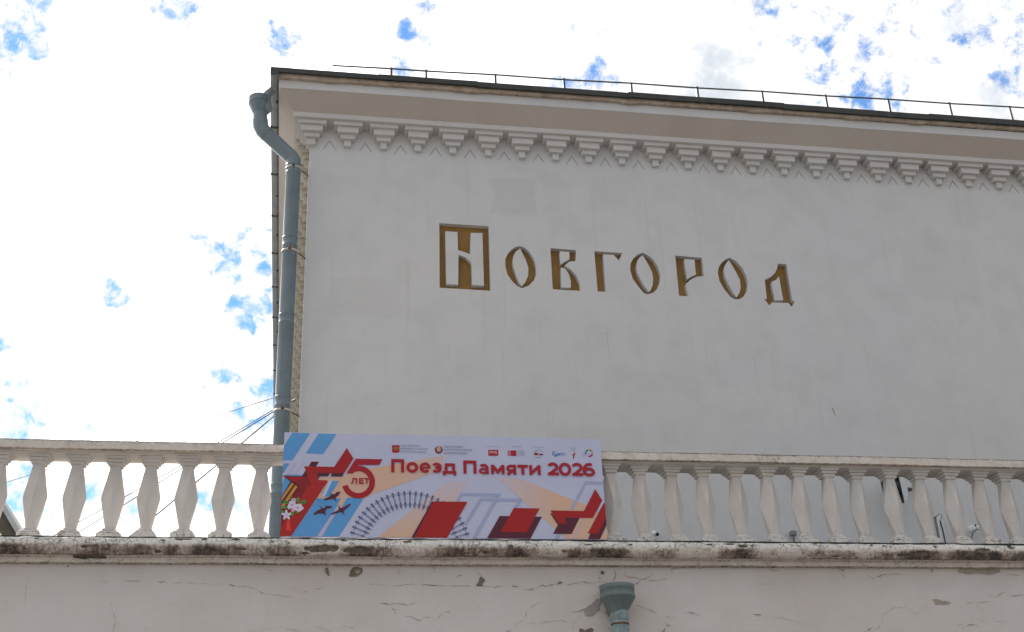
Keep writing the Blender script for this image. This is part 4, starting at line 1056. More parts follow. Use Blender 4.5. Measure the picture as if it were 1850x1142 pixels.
LOSSES += [(rl.uniform(-2.8, 8.4), rl.uniform(4.62, 4.745), rl.uniform(0.015, 0.06), rl.uniform(0.006, 0.014)) for _ in range(34)]
xs = np.arange(-8.0, 16.0, 0.016)
vs = []; wear_shade = []
for x in xs:
    big = fbm(x * 0.55, 11, 0, 3); big2 = fbm(x * 2.3, 17, 0, 3)
    for k, (y, z) in enumerate(prof):
        loss = 0.0
        if -3 < x < 9.5:
            for lx, lz, rx, rz in LOSSES:
                dx = (x - lx) / rx; dz = (z - lz) / rz
                if abs(dx) < 2 and abs(dz) < 2.5:
                    q = 1.15 - math.sqrt(dx * dx + dz * dz) + 0.45 * fbm(x * 12, z * 12, 2.0, 3)
                    loss = max(loss, smooth01(0.0, 0.45, q))
        ff = fbm(x * 9, k * 0.35, 1.7, 3)
        d = 0.006 * fbm(x * 3, z * 6, 4.0, 3) + 0.004 * ff - 0.020 * loss
        if k < 3: d *= 0.3
        out_y = -1.0 if k > 2 else 0.0
        vs.append((x, y + out_y * d, z + (0.004 * ff if k < 6 else 0.0) + 0.004 * fbm(x * 0.5, 2, 8)))
        hz = (z - 4.60) / 0.16
        gr = (1 - smooth01(0.34, 0.74, hz)) * (z > 4.604)
        gr = gr * (0.60 + 0.9 * big + 1.0 * big2) + (0.30 if z < 4.61 and z > 4.595 else 0) + (0.5 if z < 4.558 else 0.0)  # constant terms paint shadow lines into the colour above and below the fillet
        gr += 0.25 * max(0, fbm(x * 1.3, z * 9, 21, 3))
        tp = smooth01(0.42, 0.72, hz)
        wear_shade += [loss, min(1, max(0, gr)), tp, 1.0]
n = len(prof)
m_ = MB(); m_.add(vs, [(i * n + j, i * n + j + 1, (i + 1) * n + j + 1, (i + 1) * n + j) for i in range(len(xs) - 1) for j in range(n - 1)], 0, True)
me = m_.mesh()
ca = me.color_attributes.new('wear_shade', 'FLOAT_COLOR', 'POINT'); ca.data.foreach_set('color', wear_shade)
link(me, 'ledge', M['ledge'], terrace, label='stained and cracked moulded ledge')
# dark mossy felt edge lying along the top of the ledge
vs = []; xs = np.arange(-8.0, 16.0, 0.02)
for x in xs:
    hgt = 0.006 + 0.005 * smooth01(-1, 4, x) + 0.006 * max(0, fbm(x * 1.5, 9, 1)) + 0.003 * fbm(x * 14, 3, 3)
    y0 = 10.975 + 0.006 * fbm(x * 3, 4, 4)
    zb = 4.752 + 0.004 * fbm(x * 0.5, 2, 8)
    vs += [(x, y0, zb), (x, y0 + 0.002, zb + hgt + 0.005), (x, y0 + 0.03, zb + hgt + 0.008), (x, y0 + 0.06, zb)]
MB().add(vs, [(i * 4 + j, i * 4 + j + 1, (i + 1) * 4 + j + 1, (i + 1) * 4 + j) for i in range(len(xs) - 1) for j in range(3)], 0, True).obj('felt_edge', M['moss'], terrace)

def ribbon(pts, wd):
    m_ = MB(); pts = [Vector((p[0], p[1])) for p in pts]
    fine = []
    for a, b_ in zip(pts[:-1], pts[1:]):
        k = max(1, int((b_ - a).length / 0.018))
        for i in range(k):
            q = a.lerp(b_, i / k)
            fine.append(q + (Vector((fbm(q.x * 30, q.y * 30, 1, 2), fbm(q.x * 30, q.y * 30, 9, 2))) * 0.006 if (i or fine) else Vector((0, 0))))
    fine.append(pts[-1])
    vs = []; N = len(fine)
    for i, q in enumerate(fine):
        d = (fine[min(i + 1, N - 1)] - fine[max(i - 1, 0)])
        d = d.normalized() if d.length > 1e-6 else Vector((1, 0))
        nn = Vector((-d.y, d.x))
        wv = wd * 0.5 * (0.35 + 0.65 * math.sin(math.pi * (i + 0.5) / N)) * max(0.05, 0.75 + 1.5 * fbm(q.x * 22, q.y * 22, 5, 2))
        y = YL - 0.0065
        for s_ in (-1, 1):
            vs.append((q.x + nn.x * wv * s_, y, q.y + nn.y * wv * s_))
    m_.add(vs, [(2 * i, 2 * i + 1, 2 * i + 3, 2 * i + 2) for i in range(N - 1)])
    return m_
for wd, pts in CRACKS:
    ribbon(pts, wd * 0.6).obj('crack', M['crack'], terrace)
KM = dict(brown='bare_brown', grey='bare_grey', tan='bare_tan', tan2='bare_tan')
for i, (kind, pts) in enumerate(PATCHES):
    pp = []
    for a, b_ in zip(pts, pts[1:] + pts[:1]):
        a = Vector(a); b_ = Vector(b_); k = max(1, int((b_ - a).length / 0.012))
        for j in range(k):
            q = a.lerp(b_, j / k); pp.append((q.x + 0.006 * fbm(q.x * 45, q.y * 45, 1, 3), q.y + 0.006 * fbm(q.x * 45, q.y * 45, 6, 3)))
    y = YL - 0.0075 - 0.0012 * (i % 2)
    m_ = MB(); m_.add([(x, y, z) for x, z in pp], [tuple(range(len(pp)))])
    # a lip of broken paint along the upper edge
    m_.obj('bare_patch', M[KM[kind]], terrace)

# ------------------------------------------------------------------ balustrade
bal = root('balustrade', (4, 11.235, 4.76), 'white concrete balustrade of faceted balusters along the terrace ledge', 'balustrade')
BYC = 11.235
# handrail
prof = [(11.09, 5.592), (11.055, 5.590), (11.050, 5.594)] + [(11.0495, 5.594 + 0.076 * i / 7) for i in range(1, 8)] + [(11.052, 5.674), (11.06, 5.677), (11.15, 5.680), (11.32, 5.680), (11.415, 5.676), (11.42, 5.668), (11.42, 5.60), (11.415, 5.591), (11.09, 5.592)]
xs = np.arange(-8.0, 16.0, 0.02); vs = []; wear_shade = []
for x in xs:
    for k, (y, z) in enumerate(prof):
        d = 0.0035 * fbm(x * 4, z * 12, 3, 3)
        chip = 0.012 * max(0, fbm(x * 5, 8, 2, 3) - 0.25) if k in (1, 2, 10, 11) else 0
        vs.append((x, y - d * (1 if 1 <= k <= 10 else 0) + chip, z + 0.003 * fbm(x * 0.8, 5, 1) + (0.002 * fbm(x * 18, k, 1, 2) if 0 < k < 13 else 0)))
        top = smooth01(5.630, 5.672, z)
        gr = 0.95 * smooth01(5.655, 5.674, z) + 0.55 * (1 - smooth01(5.592, 5.600, z)) * (k < 10) + 0.35 * max(0, fbm(x * 2, z * 10, 5, 3)) + (0.1 if y > 11.1 else 0)
        wear_shade += [smooth01(0.35, 0.6, fbm(x * 2.2, z * 4, 13, 3)) * 0.45 if k < 10 else 0, min(1, gr), top * 0.6, 1]
n = len(prof)
m_ = MB(); m_.add(vs, [(i * n + j, (i + 1) * n + j, (i + 1) * n + j + 1, i * n + j + 1) for i in range(len(xs) - 1) for j in range(n - 1)], 0, False)
me = m_.mesh(); ca = me.color_attributes.new('wear_shade', 'FLOAT_COLOR', 'POINT'); ca.data.foreach_set('color', wear_shade)
link(me, 'handrail', M['rail'], bal)
MB().box(-8, 16, 11.12, 11.35, 5.581, 5.5925).obj('handrail_bed', M['baluster'], bal)

def ring_sq(h, z, rot=0.0):
    r = h * math.sqrt(2) if rot == 0.0 else h
    a0 = math.radians(45) if rot == 0.0 else 0.0
    return [(r * math.cos(a0 + math.pi / 2 * i), r * math.sin(a0 + math.pi / 2 * i), z) for i in range(4)]
def shaft_mesh():
    """square neck and foot, waist turned by 45 degrees, joined by triangles"""
    m_ = MB()
    A = ring_sq(0.043, 4.880); B = ring_sq(0.043, 4.905); Wt = ring_sq(0.106, 5.190, 1); Nn = ring_sq(0.045, 5.490); E_ = ring_sq(0.045, 5.505)
    vs = A + B + Wt + Nn + E_
    fs = []
    for i in range(4):
        j = (i + 1) % 4
        fs.append((i, j, 4 + j, 4 + i)); fs.append((12 + i, 12 + j, 16 + j, 16 + i))
        # waist vertex i lies between corner i-1 and corner i  (corner i at 45+90i, waist i at 90i)
        w0, w1 = 8 + i, 8 + j
        fs.append((4 + i, w1, w0)); fs.append((4 + i, 4 + j, w1))
        fs.append((12 + i, w0, w1)); fs.append((12 + i, w1, 12 + j))
    m_.add(vs, fs)
    me = m_.mesh()
    bm = bmesh.new(); bm.from_mesh(me); bmesh.ops.recalc_face_normals(bm, faces=bm.faces)
    bmesh.ops.bevel(bm, geom=list(bm.edges), offset=0.0035, segments=1, affect='EDGES')
    bm.to_mesh(me); bm.free()
    return me
def stack_mesh(tiers, bev=0.004):
    m_ = MB()
    for h0, h1, z0, z1 in tiers:
        a = ring_sq(h0, z0); b_ = ring_sq(h1, z1)
        m_.add(a + b_, [(3, 2, 1, 0), (4, 5, 6, 7)] + [(i, (i + 1) % 4, 4 + (i + 1) % 4, 4 + i) for i in range(4)])
    me = m_.mesh(); bm = bmesh.new(); bm.from_mesh(me); bmesh.ops.bevel(bm, geom=list(bm.edges), offset=bev, segments=1, affect='EDGES'); bm.to_mesh(me); bm.free()
    return me
shaft = shaft_mesh(); shaft.materials.append(M['baluster']); shaft.name = 'baluster'
cap = stack_mesh([(0.060, 0.062, 5.492, 5.524), (0.078, 0.080, 5.524, 5.551), (0.096, 0.098, 5.551, 5.574), (0.113, 0.113, 5.574, 5.590)]); cap.materials.append(M['baluster']); cap.name = 'capital'
plinth = stack_mesh([(0.106, 0.100, 4.752, 4.850), (0.092, 0.078, 4.850, 4.876), (0.066, 0.052, 4.876, 4.902)], 0.008); plinth.materials.append(M['baluster']); plinth.name = 'plinth'
BX = [-2.299, -1.962, -1.629, -1.317, -0.985, -0.657, -0.322]
BX = [-2.299 - 0.334 * k for k in range(16, 0, -1)] + BX
BX += [-0.322 + 0.3319 * k for k in range(1, 10)]
BX += [2.997, 3.307, 3.634, 3.957, 4.297, 4.608, 4.932, 5.249, 5.573, 5.917, 6.243, 6.564, 6.897, 7.197]
BX += [7.197 + 0.3265 * k for k in range(1, 26)]
SV = [worn(shaft, s_, 0.004) for s_ in range(7)]; CPV = [worn(cap, s_, 0.004) for s_ in range(5)]; PLV = [worn(plinth, s_, 0.009) for s_ in range(6)]
for x in BX:
    rz = random.uniform(-0.05, 0.05)
    s_ = bpy.data.objects.new('baluster', random.choice(SV)); COL.objects.link(s_); s_.parent = bal
    s_.location = Vector((x, BYC + random.uniform(-.004, .004), 0)) - Vector(bal.location); s_.rotation_euler = (random.uniform(-.006, .006), 0, rz)
    for nm, me_ in (('capital', random.choice(CPV)), ('plinth', random.choice(PLV))):
        c_ = bpy.data.objects.new(nm, me_); COL.objects.link(c_); c_.parent = s_
        if nm == 'plinth': c_.rotation_euler = (0, 0, random.uniform(-0.05, 0.05)); k = random.uniform(0.94, 1.06); c_.scale = (k, 1, 1)

# ------------------------------------------------------------------ banner
BU, BV, BW, BH = -0.1261, 4.7795, 3.0047, 0.9950
banner = root('banner', (BU + BW / 2, 11.01, BV), 'wide printed lavender, blue and red banner leaning on the balustrade, headed Поезд Памяти 2026', 'banner')
m_ = MB(); m_.box(BU, BU + BW, 11.0, 11.028, BV, BV + BH); m_.obj('panel', M['panel'], banner)
def layer_y(L): return 11.0 - 0.0010 * L
GROUPS = dict(printed_background=('sky', 'mist', 'pale', 'beam_u', 'beam_v', 'beam_w', 'outline'),
              printed_star_and_blocks=('maroon', 'red', 'redb', 'redc', 'redp', 'marl'),
              printed_ribbon=('black', 'orange', 'cone'), printed_flowers=('leaf', 'leafd', 'pink', 'petal', 'pinkc'),
              printed_cranes=('crane',), printed_number=('redt',),
              printed_emblems=('logored', 'gold', 'logobrown', 'logotan', 'grey', 'navy', 'blue', 'green', 'gold2', 'magenta'))
for gname, keys in GROUPS.items():
    m_ = MB(); mats = [ink(k) for k in keys]
    cnt = 0
    for col, L, pts in ARTWORK:
        if col in keys:
            y = layer_y(L) - 0.00015 * (cnt % 5); cnt += 1
            pts = [p for i, p in enumerate(pts) if p != pts[i - 1]]
            if gname == 'printed_star_and_blocks':
                MB().add([(BU + u, y, BV + 0.004 + v * 0.992) for u, v in pts], [tuple(range(len(pts)))]).obj('printed_shape', ink(col), banner)
                continue
            if gname == 'printed_star_and_blocks':
                MB().add([(BU + u, y, BV + 0.004 + v * 0.992) for u, v in pts], [tuple(range(len(pts)))]).obj('printed_shape', ink(col), banner)
                continue
            m_.add([(BU + u, y, BV + 0.004 + v * 0.992) for u, v in pts], [tuple(range(len(pts)))], keys.index(col))
    if gname != 'printed_star_and_blocks': m_.obj(gname, mats, banner, kind='stuff' if gname in ('printed_flowers', 'printed_emblems') else None)
# railway track drawn as a curve
cu_, cv_, R1, R2 = TRACK
m_ = MB()
def tv(r, a): return (cu_ + r * math.cos(a), cv_ + r * math.sin(a))
def quad(r0, r1, a, w, L, mi):
    dx, dz = math.cos(a), math.sin(a); q = []
    for r, s in ((r0, -1), (r1, -1), (r1, 1), (r0, 1)):
        u, v = cu_ + r * dx - s * w / 2 * dz, cv_ + r * dz + s * w / 2 * dx
        q.append((BU + u, layer_y(L), BV + max(v, 0.003)))
    m_.add(q, [(0, 1, 2, 3)], mi)
for k in range(-14, 15):
    a = math.pi / 2 + math.radians(5.56) * k
    if cv_ + R2 * math.sin(a) < -0.02 and cv_ + R1 * math.sin(a) < 0.01: continue
    ro, ri = R1 + 0.026, R2 - 0.036
    if cv_ + ri * math.sin(a) < 0.006: ri = (0.006 - cv_) / math.sin(a)
    if ri >= ro: continue
    quad(ri, ro, a, 0.017, 3.2, 0)
    for rr in (R1 - 0.011, R1 + 0.011, R2 - 0.011, R2 + 0.011):
        if cv_ + rr * math.sin(a) > 0.01: quad(rr - 0.005, rr + 0.005, a, 0.018, 3.9, 1)
for RR in (R1, R2):
    prev = None
    for i in range(97):
        a = math.radians(2 + 176 * i / 96)
        if cv_ + RR * math.sin(a) < 0.004: prev = None; continue
        cur = a
        if prev is not None:
            q = [tv(RR - .0022, prev), tv(RR + .0022, prev), tv(RR + .0022, cur), tv(RR - .0022, cur)]
            m_.add([(BU + u, layer_y(3.6), BV + v) for u, v in q], [(0, 1, 2, 3)], 2)
        prev = cur
m_.obj('printed_track', [ink('sleeper'), ink('bolt'), ink('steel')], banner)
# lettering
tmp = []
for body, col, L, bold, u0, u1, v0, v1 in TEXTS:
    cu = bpy.data.curves.new('t', 'FONT'); cu.body = body; cu.size = 1.0; cu.resolution_u = 5
    cu.offset = 0.0 if bold else 0.006
    if len(body) > 3 and not bold: cu.offset = 0.006
    o = bpy.data.objects.new('t', cu); COL.objects.link(o); tmp.append(o)
bpy.context.view_layer.update()
keys = ['redt', 'grey', 'white', 'black', 'blue']
m_s = MB()
for o, (body, col, L, bold, u0, u1, v0, v1) in zip(tmp, TEXTS):
    me = curve_mesh(o)
    co = np.array([v.co[:2] for v in me.vertices]); lo, hi = co.min(0), co.max(0)
    sx, sy = (u1 - u0) / (hi[0] - lo[0]), (v1 - v0) / (hi[1] - lo[1])
    y = layer_y(8)
    vs = [(BU + u0 + (x - lo[0]) * sx, y, BV + v0 + (z - lo[1]) * sy) for x, z in co]
    m_s.add(vs, [tuple(p.vertices) for p in me.polygons], keys.index(col))
    bpy.data.meshes.remove(me)
# the title: heavy geometric letters built stroke by stroke, each letter on its own
def stroke(pts, t):
    pts = [Vector(p) for p in pts]; L_, R_ = [], []
    for i, p in enumerate(pts):
        a = (p - pts[i - 1]).normalized() if i else None
        b_ = (pts[i + 1] - p).normalized() if i < len(pts) - 1 else None
        d = (a + b_).normalized() if a is not None and b_ is not None else (a if a is not None else b_)
        nn = Vector((-d.y, d.x)); k = 1.0
        if a is not None and b_ is not None: k = 1 / max(0.6, nn.dot(Vector((-a.y, a.x))))
        L_.append(p + nn * t / 2 * k); R_.append(p - nn * t / 2 * k)
    return [[L_[i], R_[i], R_[i + 1], L_[i + 1]] for i in range(len(pts) - 1)]
def arcp(cx, cy, rx, ry, a0, a1, n=22):
    return [(cx + rx * math.cos(math.radians(a0 + (a1 - a0) * i / n)), cy + ry * math.sin(math.radians(a0 + (a1 - a0) * i / n))) for i in range(n + 1)]
def glyph(ch, w_, h, t):
    q = t / 2; S = lambda *p: stroke(p, t); out = []
    if ch == 'П': out = S((q, 0), (q, h)) + S((w_ - q, 0), (w_ - q, h)) + S((0, h - q), (w_, h - q))
    elif ch in 'о0': out = stroke(arcp(w_ / 2, h / 2, w_ / 2 - q, h / 2 - q, 0, 360, 36), t)
    elif ch == 'е': out = stroke(arcp(w_ / 2, h / 2, w_ / 2 - q, h / 2 - q, -8, 318, 32), t * .96) + stroke([(q, h * .50), (w_ - q * .6, h * .50)], t * .66)
    elif ch == 'з':
        r1, r2 = (h * .52 - t * .9) / 2 + q * .6, (h * .55 - t * .9) / 2 + q * .6
        out = stroke(arcp(w_ * .46, h - q - r1, w_ * .40 - q * .2, r1, 155, -88, 20), t * .9) + stroke(arcp(w_ * .46, q + r2, w_ * .54 - q, r2, 88, -150, 20), t * .9) + stroke([(w_ * .30, h * .52), (w_ * .55, h * .52)], t * .75)
    elif ch == 'д':
        f = h * .26; out = stroke([(w_ * .24, f), (w_ * .27, h - q)], t) + S((w_ * .80, f), (w_ * .80, h)) + stroke([(w_ * .17, h - q), (w_ * .80 + q, h - q)], t) + stroke([(0, f), (w_, f)], t * .92) + stroke([(q, 0), (q, f)], t * .9) + stroke([(w_ - q, 0), (w_ - q, f)], t * .9)
    elif ch == 'а':
        out = S((w_ - q, 0), (w_ - q, h * .60)) + stroke(arcp(w_ * .5, h * .60, w_ * .5 - q, h * .40 - q, 0, 148, 18), t * .95) + stroke(arcp(w_ * .48, h * .30, w_ * .48 - q * .8, h * .30 - q * .75, 20, 360, 28), t * .74)
    elif ch == 'м': out = S((q * .9, 0), (q * .9, h)) + S((w_ - q * .9, 0), (w_ - q * .9, h)) + stroke([(q, h - q * .6), (w_ / 2, h * .24), (w_ - q, h - q * .6)], t * 1.0)
    elif ch == 'я': out = S((w_ - q, 0), (w_ - q, h)) + stroke([(w_ - q, h - q), (w_ * .45, h - q)] + arcp(w_ * .42, h * .62, w_ * .42 - q, h * .38 - q, 92, 268, 14) + [(w_ * .45, h * .24 + q), (w_ - q, h * .24 + q)], t * .95) + stroke([(w_ * .14, 0), (w_ * .52, h * .34)], t * 1.0)
    elif ch in 'тТ': out = S((0, h - q), (w_, h - q)) + S((w_ / 2, 0), (w_ / 2, h - q))
    elif ch == 'и': out = S((q, 0), (q, h)) + S((w_ - q, 0), (w_ - q, h)) + stroke([(q * 1.1, q * .9), (w_ - q * 1.1, h - q * .9)], t)
    elif ch == '2':
        out = stroke(arcp(w_ * .47, h - q - h * .26, w_ * .45 - q * .6, h * .26, 158, -30, 20) + [(w_ * .10 + q, q * 1.3)], t) + S((w_ * .02, q), (w_, q))
    elif ch == '6':
        out = stroke(arcp(w_ * .5, h * .33, w_ * .5 - q, h * .33 - q, 0, 360, 32), t) + stroke(arcp(w_ * .56, h * .5, w_ * .56 - q, h * .5 - q, 62, 205, 20), t)
    elif ch == 'Л': out = S((w_ - q, 0), (w_ - q, h)) + S((w_ * .28, h - q), (w_, h - q)) + stroke([(w_ * .34, h), (w_ * .30, h * .35), (w_ * .20, q), (0, q)], t)
    elif ch == 'Е': out = S((q, 0), (q, h)) + S((0, q), (w_, q)) + S((0, h - q), (w_, h - q)) + S((0, h / 2), (w_ * .9, h / 2))
    return out
for ch, u0, u1, v0, v1 in TITLE:
    small = ch in 'ЛЕТ'; lt = MB()
    for q_, quad_ in enumerate(glyph(ch, u1 - u0, v1 - v0, 0.0125 if small else 0.0285)):
        y = layer_y(9) - 0.00005 * q_
        lt.add([(BU + u0 + p.x, y, BV + v0 + p.y) for p in quad_], [(0, 1, 2, 3)])
    lt.obj('printed_letter', ink('redt'), banner)
m_s.obj('printed_small_text', [ink(k) for k in keys], banner)

# ------------------------------------------------------------------ hopper head and pipe on the lower wall
hp = root('drainpipe', (2.925, 10.955, 0), 'short grey green hopper head on a weathered pipe on the cracked lower wall', 'drainpipe')
hx, hy = 2.922, 10.955
m_ = MB(); m_.lathe(hx, hy, [(0.150, 4.31), (0.1585, 4.334), (0.1605, 4.334), (0.1600, 4.290), (0.1565, 4.286), (0.1575, 4.240), (0.1615, 4.236), (0.1615, 4.222), (0.155, 4.214), (0.084, 4.100), (0.082, 4.08)], 40)
m_.lathe(hx, hy, [(0.150, 4.31), (0.08, 4.12)], 40)
m_.obj('hopper', M['hopper'], hp)
m_ = MB(); m_.lathe(hx + .003, hy, [(0.084, 4.11), (0.0845, 4.022), (0.081, 4.018)], 32); m_.obj('pipe_collar', M['pipe_old'], hp)
for a, b_ in ((4.03, 2.8), (2.82, 1.5), (1.52, 0.2)):
    m_ = MB(); m_.lathe(hx + .003, hy, [(0.079, a), (0.079, a - .1), (0.080, b_)], 32); m_.obj('pipe_section', M['pipe_old'], hp)
m_ = MB(); m_.lathe(hx + .003, hy, [(0.081, 3.975), (0.083, 3.978), (0.083, 3.99), (0.081, 3.993)], 32); m_.obj('clamp', M['rust'], hp)

# ------------------------------------------------------------------ fittings on the tall wall behind the balustrade
WF = YW
# horn loudspeaker: a square flared horn aimed left and outwards
ls = root('loudspeaker', (7.80, 14.25, 6.5), 'grey white square horn loudspeaker on the wall, seen between the balusters at right', 'loudspeaker')
ax = Vector((-0.78, -0.60, -0.10)).normalized(); up = Vector((0, 0, 1)); up = (up - ax * up.dot(ax)).normalized(); sd = ax.cross(up)
c0 = Vector((7.45, 14.10, 6.41))
def sq(c, h, hv=None): hv = hv or h; return [c + sd * sx * h + up * sz * hv for sx, sz in ((-1, -1), (1, -1), (1, 1), (-1, 1))]
m_ = MB(); rings = [sq(c0, .13, .25), sq(c0 - ax * .12, .11, .205), sq(c0 - ax * .26, .08, .12), sq(c0 - ax * .34, .06, .07)]
vs = [p for r in rings for p in r]
m_.add(vs, [(4 * i + j, 4 * i + (j + 1) % 4, 4 * i + 4 + (j + 1) % 4, 4 * i + 4 + j) for i in range(3) for j in range(4)] + [(12, 13, 14, 15)])
m_.obj('horn', M['horn'], ls)
m_ = MB(); rings = [sq(c0 + ax * .001, .12, .238), sq(c0 - ax * .12, .10, .195), sq(c0 - ax * .26, .07, .11)]
vs = [p for r in rings for p in r]
m_.add(vs, [(4 * i + j, 4 * i + 4 + j, 4 * i + 4 + (j + 1) % 4, 4 * i + (j + 1) % 4) for i in range(2) for j in range(4)] + [(8, 9, 10, 11)])
m_.obj('horn_lining', M['horn_dark'], ls)
m_ = MB(); m_.tube([c0 - ax * .20, c0 - ax * .05], [0.075, 0.035], 16); m_.obj('driver', M['plastic_grey'], ls)
m_ = MB(); m_.tube([c0 - ax * .33, Vector((7.86, 14.34, 6.45)), Vector((7.88, 14.5, 6.49))], 0.022, 10); m_.obj('bracket', M['rail_steel'], ls)
# junction box, duct with cable
jb = root('junction_box', (8.12, WF, 6.10), 'small beige junction box on the tall wall above the cable duct', 'junction box')
MB().box(8.113, 8.165, WF - .035, WF, 6.115, 6.20).obj('cover', M['clamp'], jb)
for zz in (6.125, 6.188): MB().box(8.136, 8.144, WF - .038, WF - .0345, zz, zz + .006).obj('screw', M['rust'], jb)
du = root('cable_duct', (8.25, WF, 4.8), 'white vertical cable duct with a loose black cable, on the tall wall behind the balusters', 'cable duct')
m_ = MB(); m_.box(8.200, 8.278, WF - .03, WF, 4.80, 6.14); m_.obj('duct', M['plastic_white'], du)
m_ = MB(); m_.box(8.178, 8.197, WF - .022, WF, 4.80, 6.135); m_.obj('conduit', M['plastic_grey'], du)
m_ = MB(); m_.tube([(8.238, WF - .04, 6.07), (8.245, WF - .045, 5.95), (8.25, WF - .042, 5.78), (8.245, WF - .04, 4.80)], 0.0085, 8); m_.obj('loose_cable', M['cable'], du)
m_ = MB(); m_.tube([(8.19, WF - .02, 6.12), (8.22, WF - .06, 6.15), (8.27, WF - .05, 6.145), (8.24, WF - .04, 6.06)], 0.004, 6); m_.obj('thin_wire', M['cable'], du)
# cameras and sensor
def sphere(m_, c, r, n=16, mi=0):
    prof = [(r * math.sin(math.pi * i / 10), -r * math.cos(math.pi * i / 10)) for i in range(11)]
    vs = [(c[0] + a * math.cos(2 * math.pi * j / n), c[1] + a * math.sin(2 * math.pi * j / n), c[2] + z) for a, z in prof for j in range(n)]
    m_.add(vs, [(i * n + j, i * n + (j + 1) % n, (i + 1) * n + (j + 1) % n, (i + 1) * n + j) for i in range(10) for j in range(n)], mi, True)
sc = root('security_camera', (8.62, WF - .08, 5.93), 'white ball joint security camera with tube body pointing right, near the right edge', 'security camera')
m_ = MB(); sphere(m_, (8.63, WF - .10, 5.945), 0.055); m_.obj('ball_mount', M['plastic_white'], sc)
m_ = MB(); m_.tube([(8.66, WF - .15, 5.955), (8.80, WF - .20, 5.915)], 0.030, 16); b_ = m_.obj('camera_body', M['plastic_white'], sc)
m_ = MB(); m_.tube([(8.66, WF - .125, 5.98), (8.675, WF - .14, 5.985)], 0.018, 10); m_.obj('joint', M['cable'], sc)
for q in ((8.61, WF - .152, 5.965), (8.615, WF - .15, 5.915), (8.65, WF - .152, 5.92)):
    m_ = MB(); sphere(m_, q, 0.006, 8); m_.obj('screw', M['cable'], sc)
m_ = MB(); m_.tube([(8.635, WF - .09, 5.90), (8.635, WF - .02, 5.85), (8.635, WF - .01, 4.80)], 0.006, 8); m_.obj('lead', M['cable'], sc)
s2 = root('security_camera', (4.37, WF - .05, 5.84), 'small round white security camera low on the tall wall, just right of the banner', 'security camera')
m_ = MB(); sphere(m_, (4.375, WF - .07, 5.855), 0.036); m_.obj('ball', M['plastic_white'], s2)
m_ = MB(); m_.tube([(4.395, WF - .09, 5.845), (4.425, WF - .09, 5.835)], [0.024, 0.020], 12); m_.obj('lens', M['glass_dark'], s2)
m_ = MB(); m_.tube([(4.40, WF - .04, 5.82), (4.405, WF - .01, 5.76), (4.405, WF - .01, 4.80)], 0.005, 6); m_.obj('lead', M['clamp'], s2)
se = root('motion_sensor', (6.19, WF - .05, 5.84), 'small grey box sensor on a short stalk low on the tall wall', 'sensor')
m_ = MB(); m_.box(6.15, 6.225, WF - .10, WF - .03, 5.845, 5.905); link(bevelled(m_.mesh(), 0.006), 'housing', M['plastic_grey'], se)
m_ = MB(); m_.tube([(6.195, WF - .06, 5.85), (6.20, WF - .03, 5.80), (6.20, WF - .012, 4.80)], 0.011, 8); m_.obj('stalk', M['plastic_grey'], se)

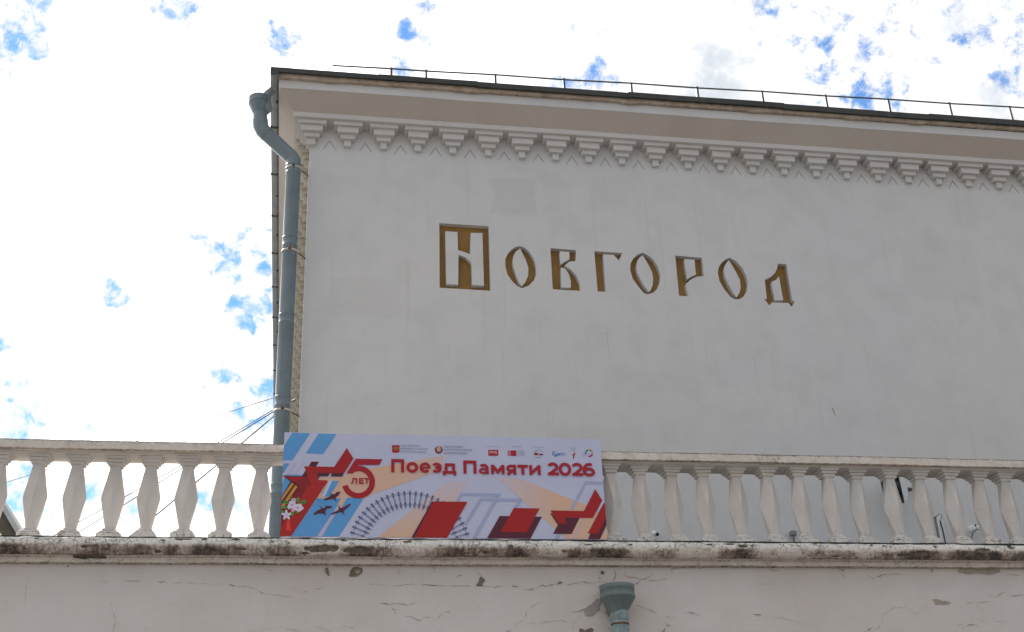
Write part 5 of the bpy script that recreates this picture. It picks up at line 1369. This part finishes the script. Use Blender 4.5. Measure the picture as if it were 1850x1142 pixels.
# ------------------------------------------------------------------ overhead cables
CABLES = [
 ('topmost thin overhead cable running left from behind the corner drainpipe', 0.006, [(-0.05, 15.75, 8.18), (-0.382, 16.0, 8.156), (-2.264, 17.469, 8.05), (-3.36, 18.265, 7.965), (-4.416, 19.0, 7.868), (-9.0, 22.2, 7.35)]),
 ('second overhead cable from the top, running down to the left behind the balusters', 0.0075, [(-0.05, 15.75, 8.06), (-0.359, 15.988, 7.982), (-1.079, 16.582, 7.723), (-1.565, 16.973, 7.53), (-2.373, 17.604, 7.264), (-3.058, 18.124, 7.032), (-8.0, 22.0, 5.45)]),
 ('third overhead cable from the top, hanging just below its neighbour', 0.0075, [(-0.05, 15.75, 8.04), (-0.343, 15.976, 7.953), (-1.008, 16.527, 7.704), (-1.8, 17.163, 7.388), (-2.37, 17.61, 7.152), (-3.042, 18.124, 6.885), (-8.0, 22.0, 5.2)]),
 ('lowest and steepest overhead cable left of the corner drainpipe', 0.010, [(-0.05, 15.75, 8.06), (-0.355, 15.988, 7.877), (-0.738, 16.312, 7.631), (-1.081, 16.6, 7.4), (-1.766, 17.163, 6.971), (-2.26, 17.561, 6.664), (-7.0, 21.4, 3.9)])]
for lab, r, pts in CABLES:
    m_ = MB(); m_.tube(pts, r, 6)
    o = m_.obj('overhead_cable', M['line']); o['label'] = lab; o['category'] = 'cable'; o['group'] = 'overhead cables left of the building'

# ------------------------------------------------------------------ neighbouring gabled house, far left
hs = root('gabled_house', (-7.0, 24, 0), 'neighbouring house with steep gable and pale verge board, at the far left behind the balusters', 'house')
rx, rzt = -6.55, 10.74; ex, ez = -4.35, 7.50; lx = 2 * rx - ex
m_ = MB(); m_.add([(lx + .3, 24.15, 0), (ex - .3, 24.15, 0), (ex - .3, 24.15, ez + .3), (rx, 24.15, rzt - .15), (lx + .3, 24.15, ez + .3),
                   (lx + .3, 34, 0), (ex - .3, 34, 0), (ex - .3, 34, ez + .3), (rx, 34, rzt - .15), (lx + .3, 34, ez + .3)],
                  [(0, 1, 2, 3, 4), (1, 6, 7, 2), (6, 5, 9, 8, 7), (5, 0, 4, 9)]); m_.obj('wall', M['house_wall'], hs)
for e in (ex, lx):
    m_ = MB(); m_.add([(rx, 24, rzt), (e, 24, ez), (e, 34.2, ez), (rx, 34.2, rzt), (rx, 24, rzt - .05), (e, 24, ez - .05), (e, 34.2, ez - .05), (rx, 34.2, rzt - .05)],
                      [(0, 1, 2, 3), (4, 7, 6, 5), (1, 5, 6, 2), (2, 6, 7, 3), (0, 4, 5, 1)]); m_.obj('roof', M['house_roof'], hs)
    m_ = MB(); m_.add([(rx, 23.96, rzt + .02), (e, 23.96, ez + .02), (e, 23.96, ez - .13), (rx, 23.96, rzt - .14), (rx, 24.0, rzt + .02), (e, 24.0, ez + .02), (e, 24.0, ez - .13), (rx, 24.0, rzt - .14)],
                      [(0, 1, 2, 3), (0, 4, 5, 1), (3, 2, 6, 7)]); m_.obj('verge_board', M['verge'], hs)
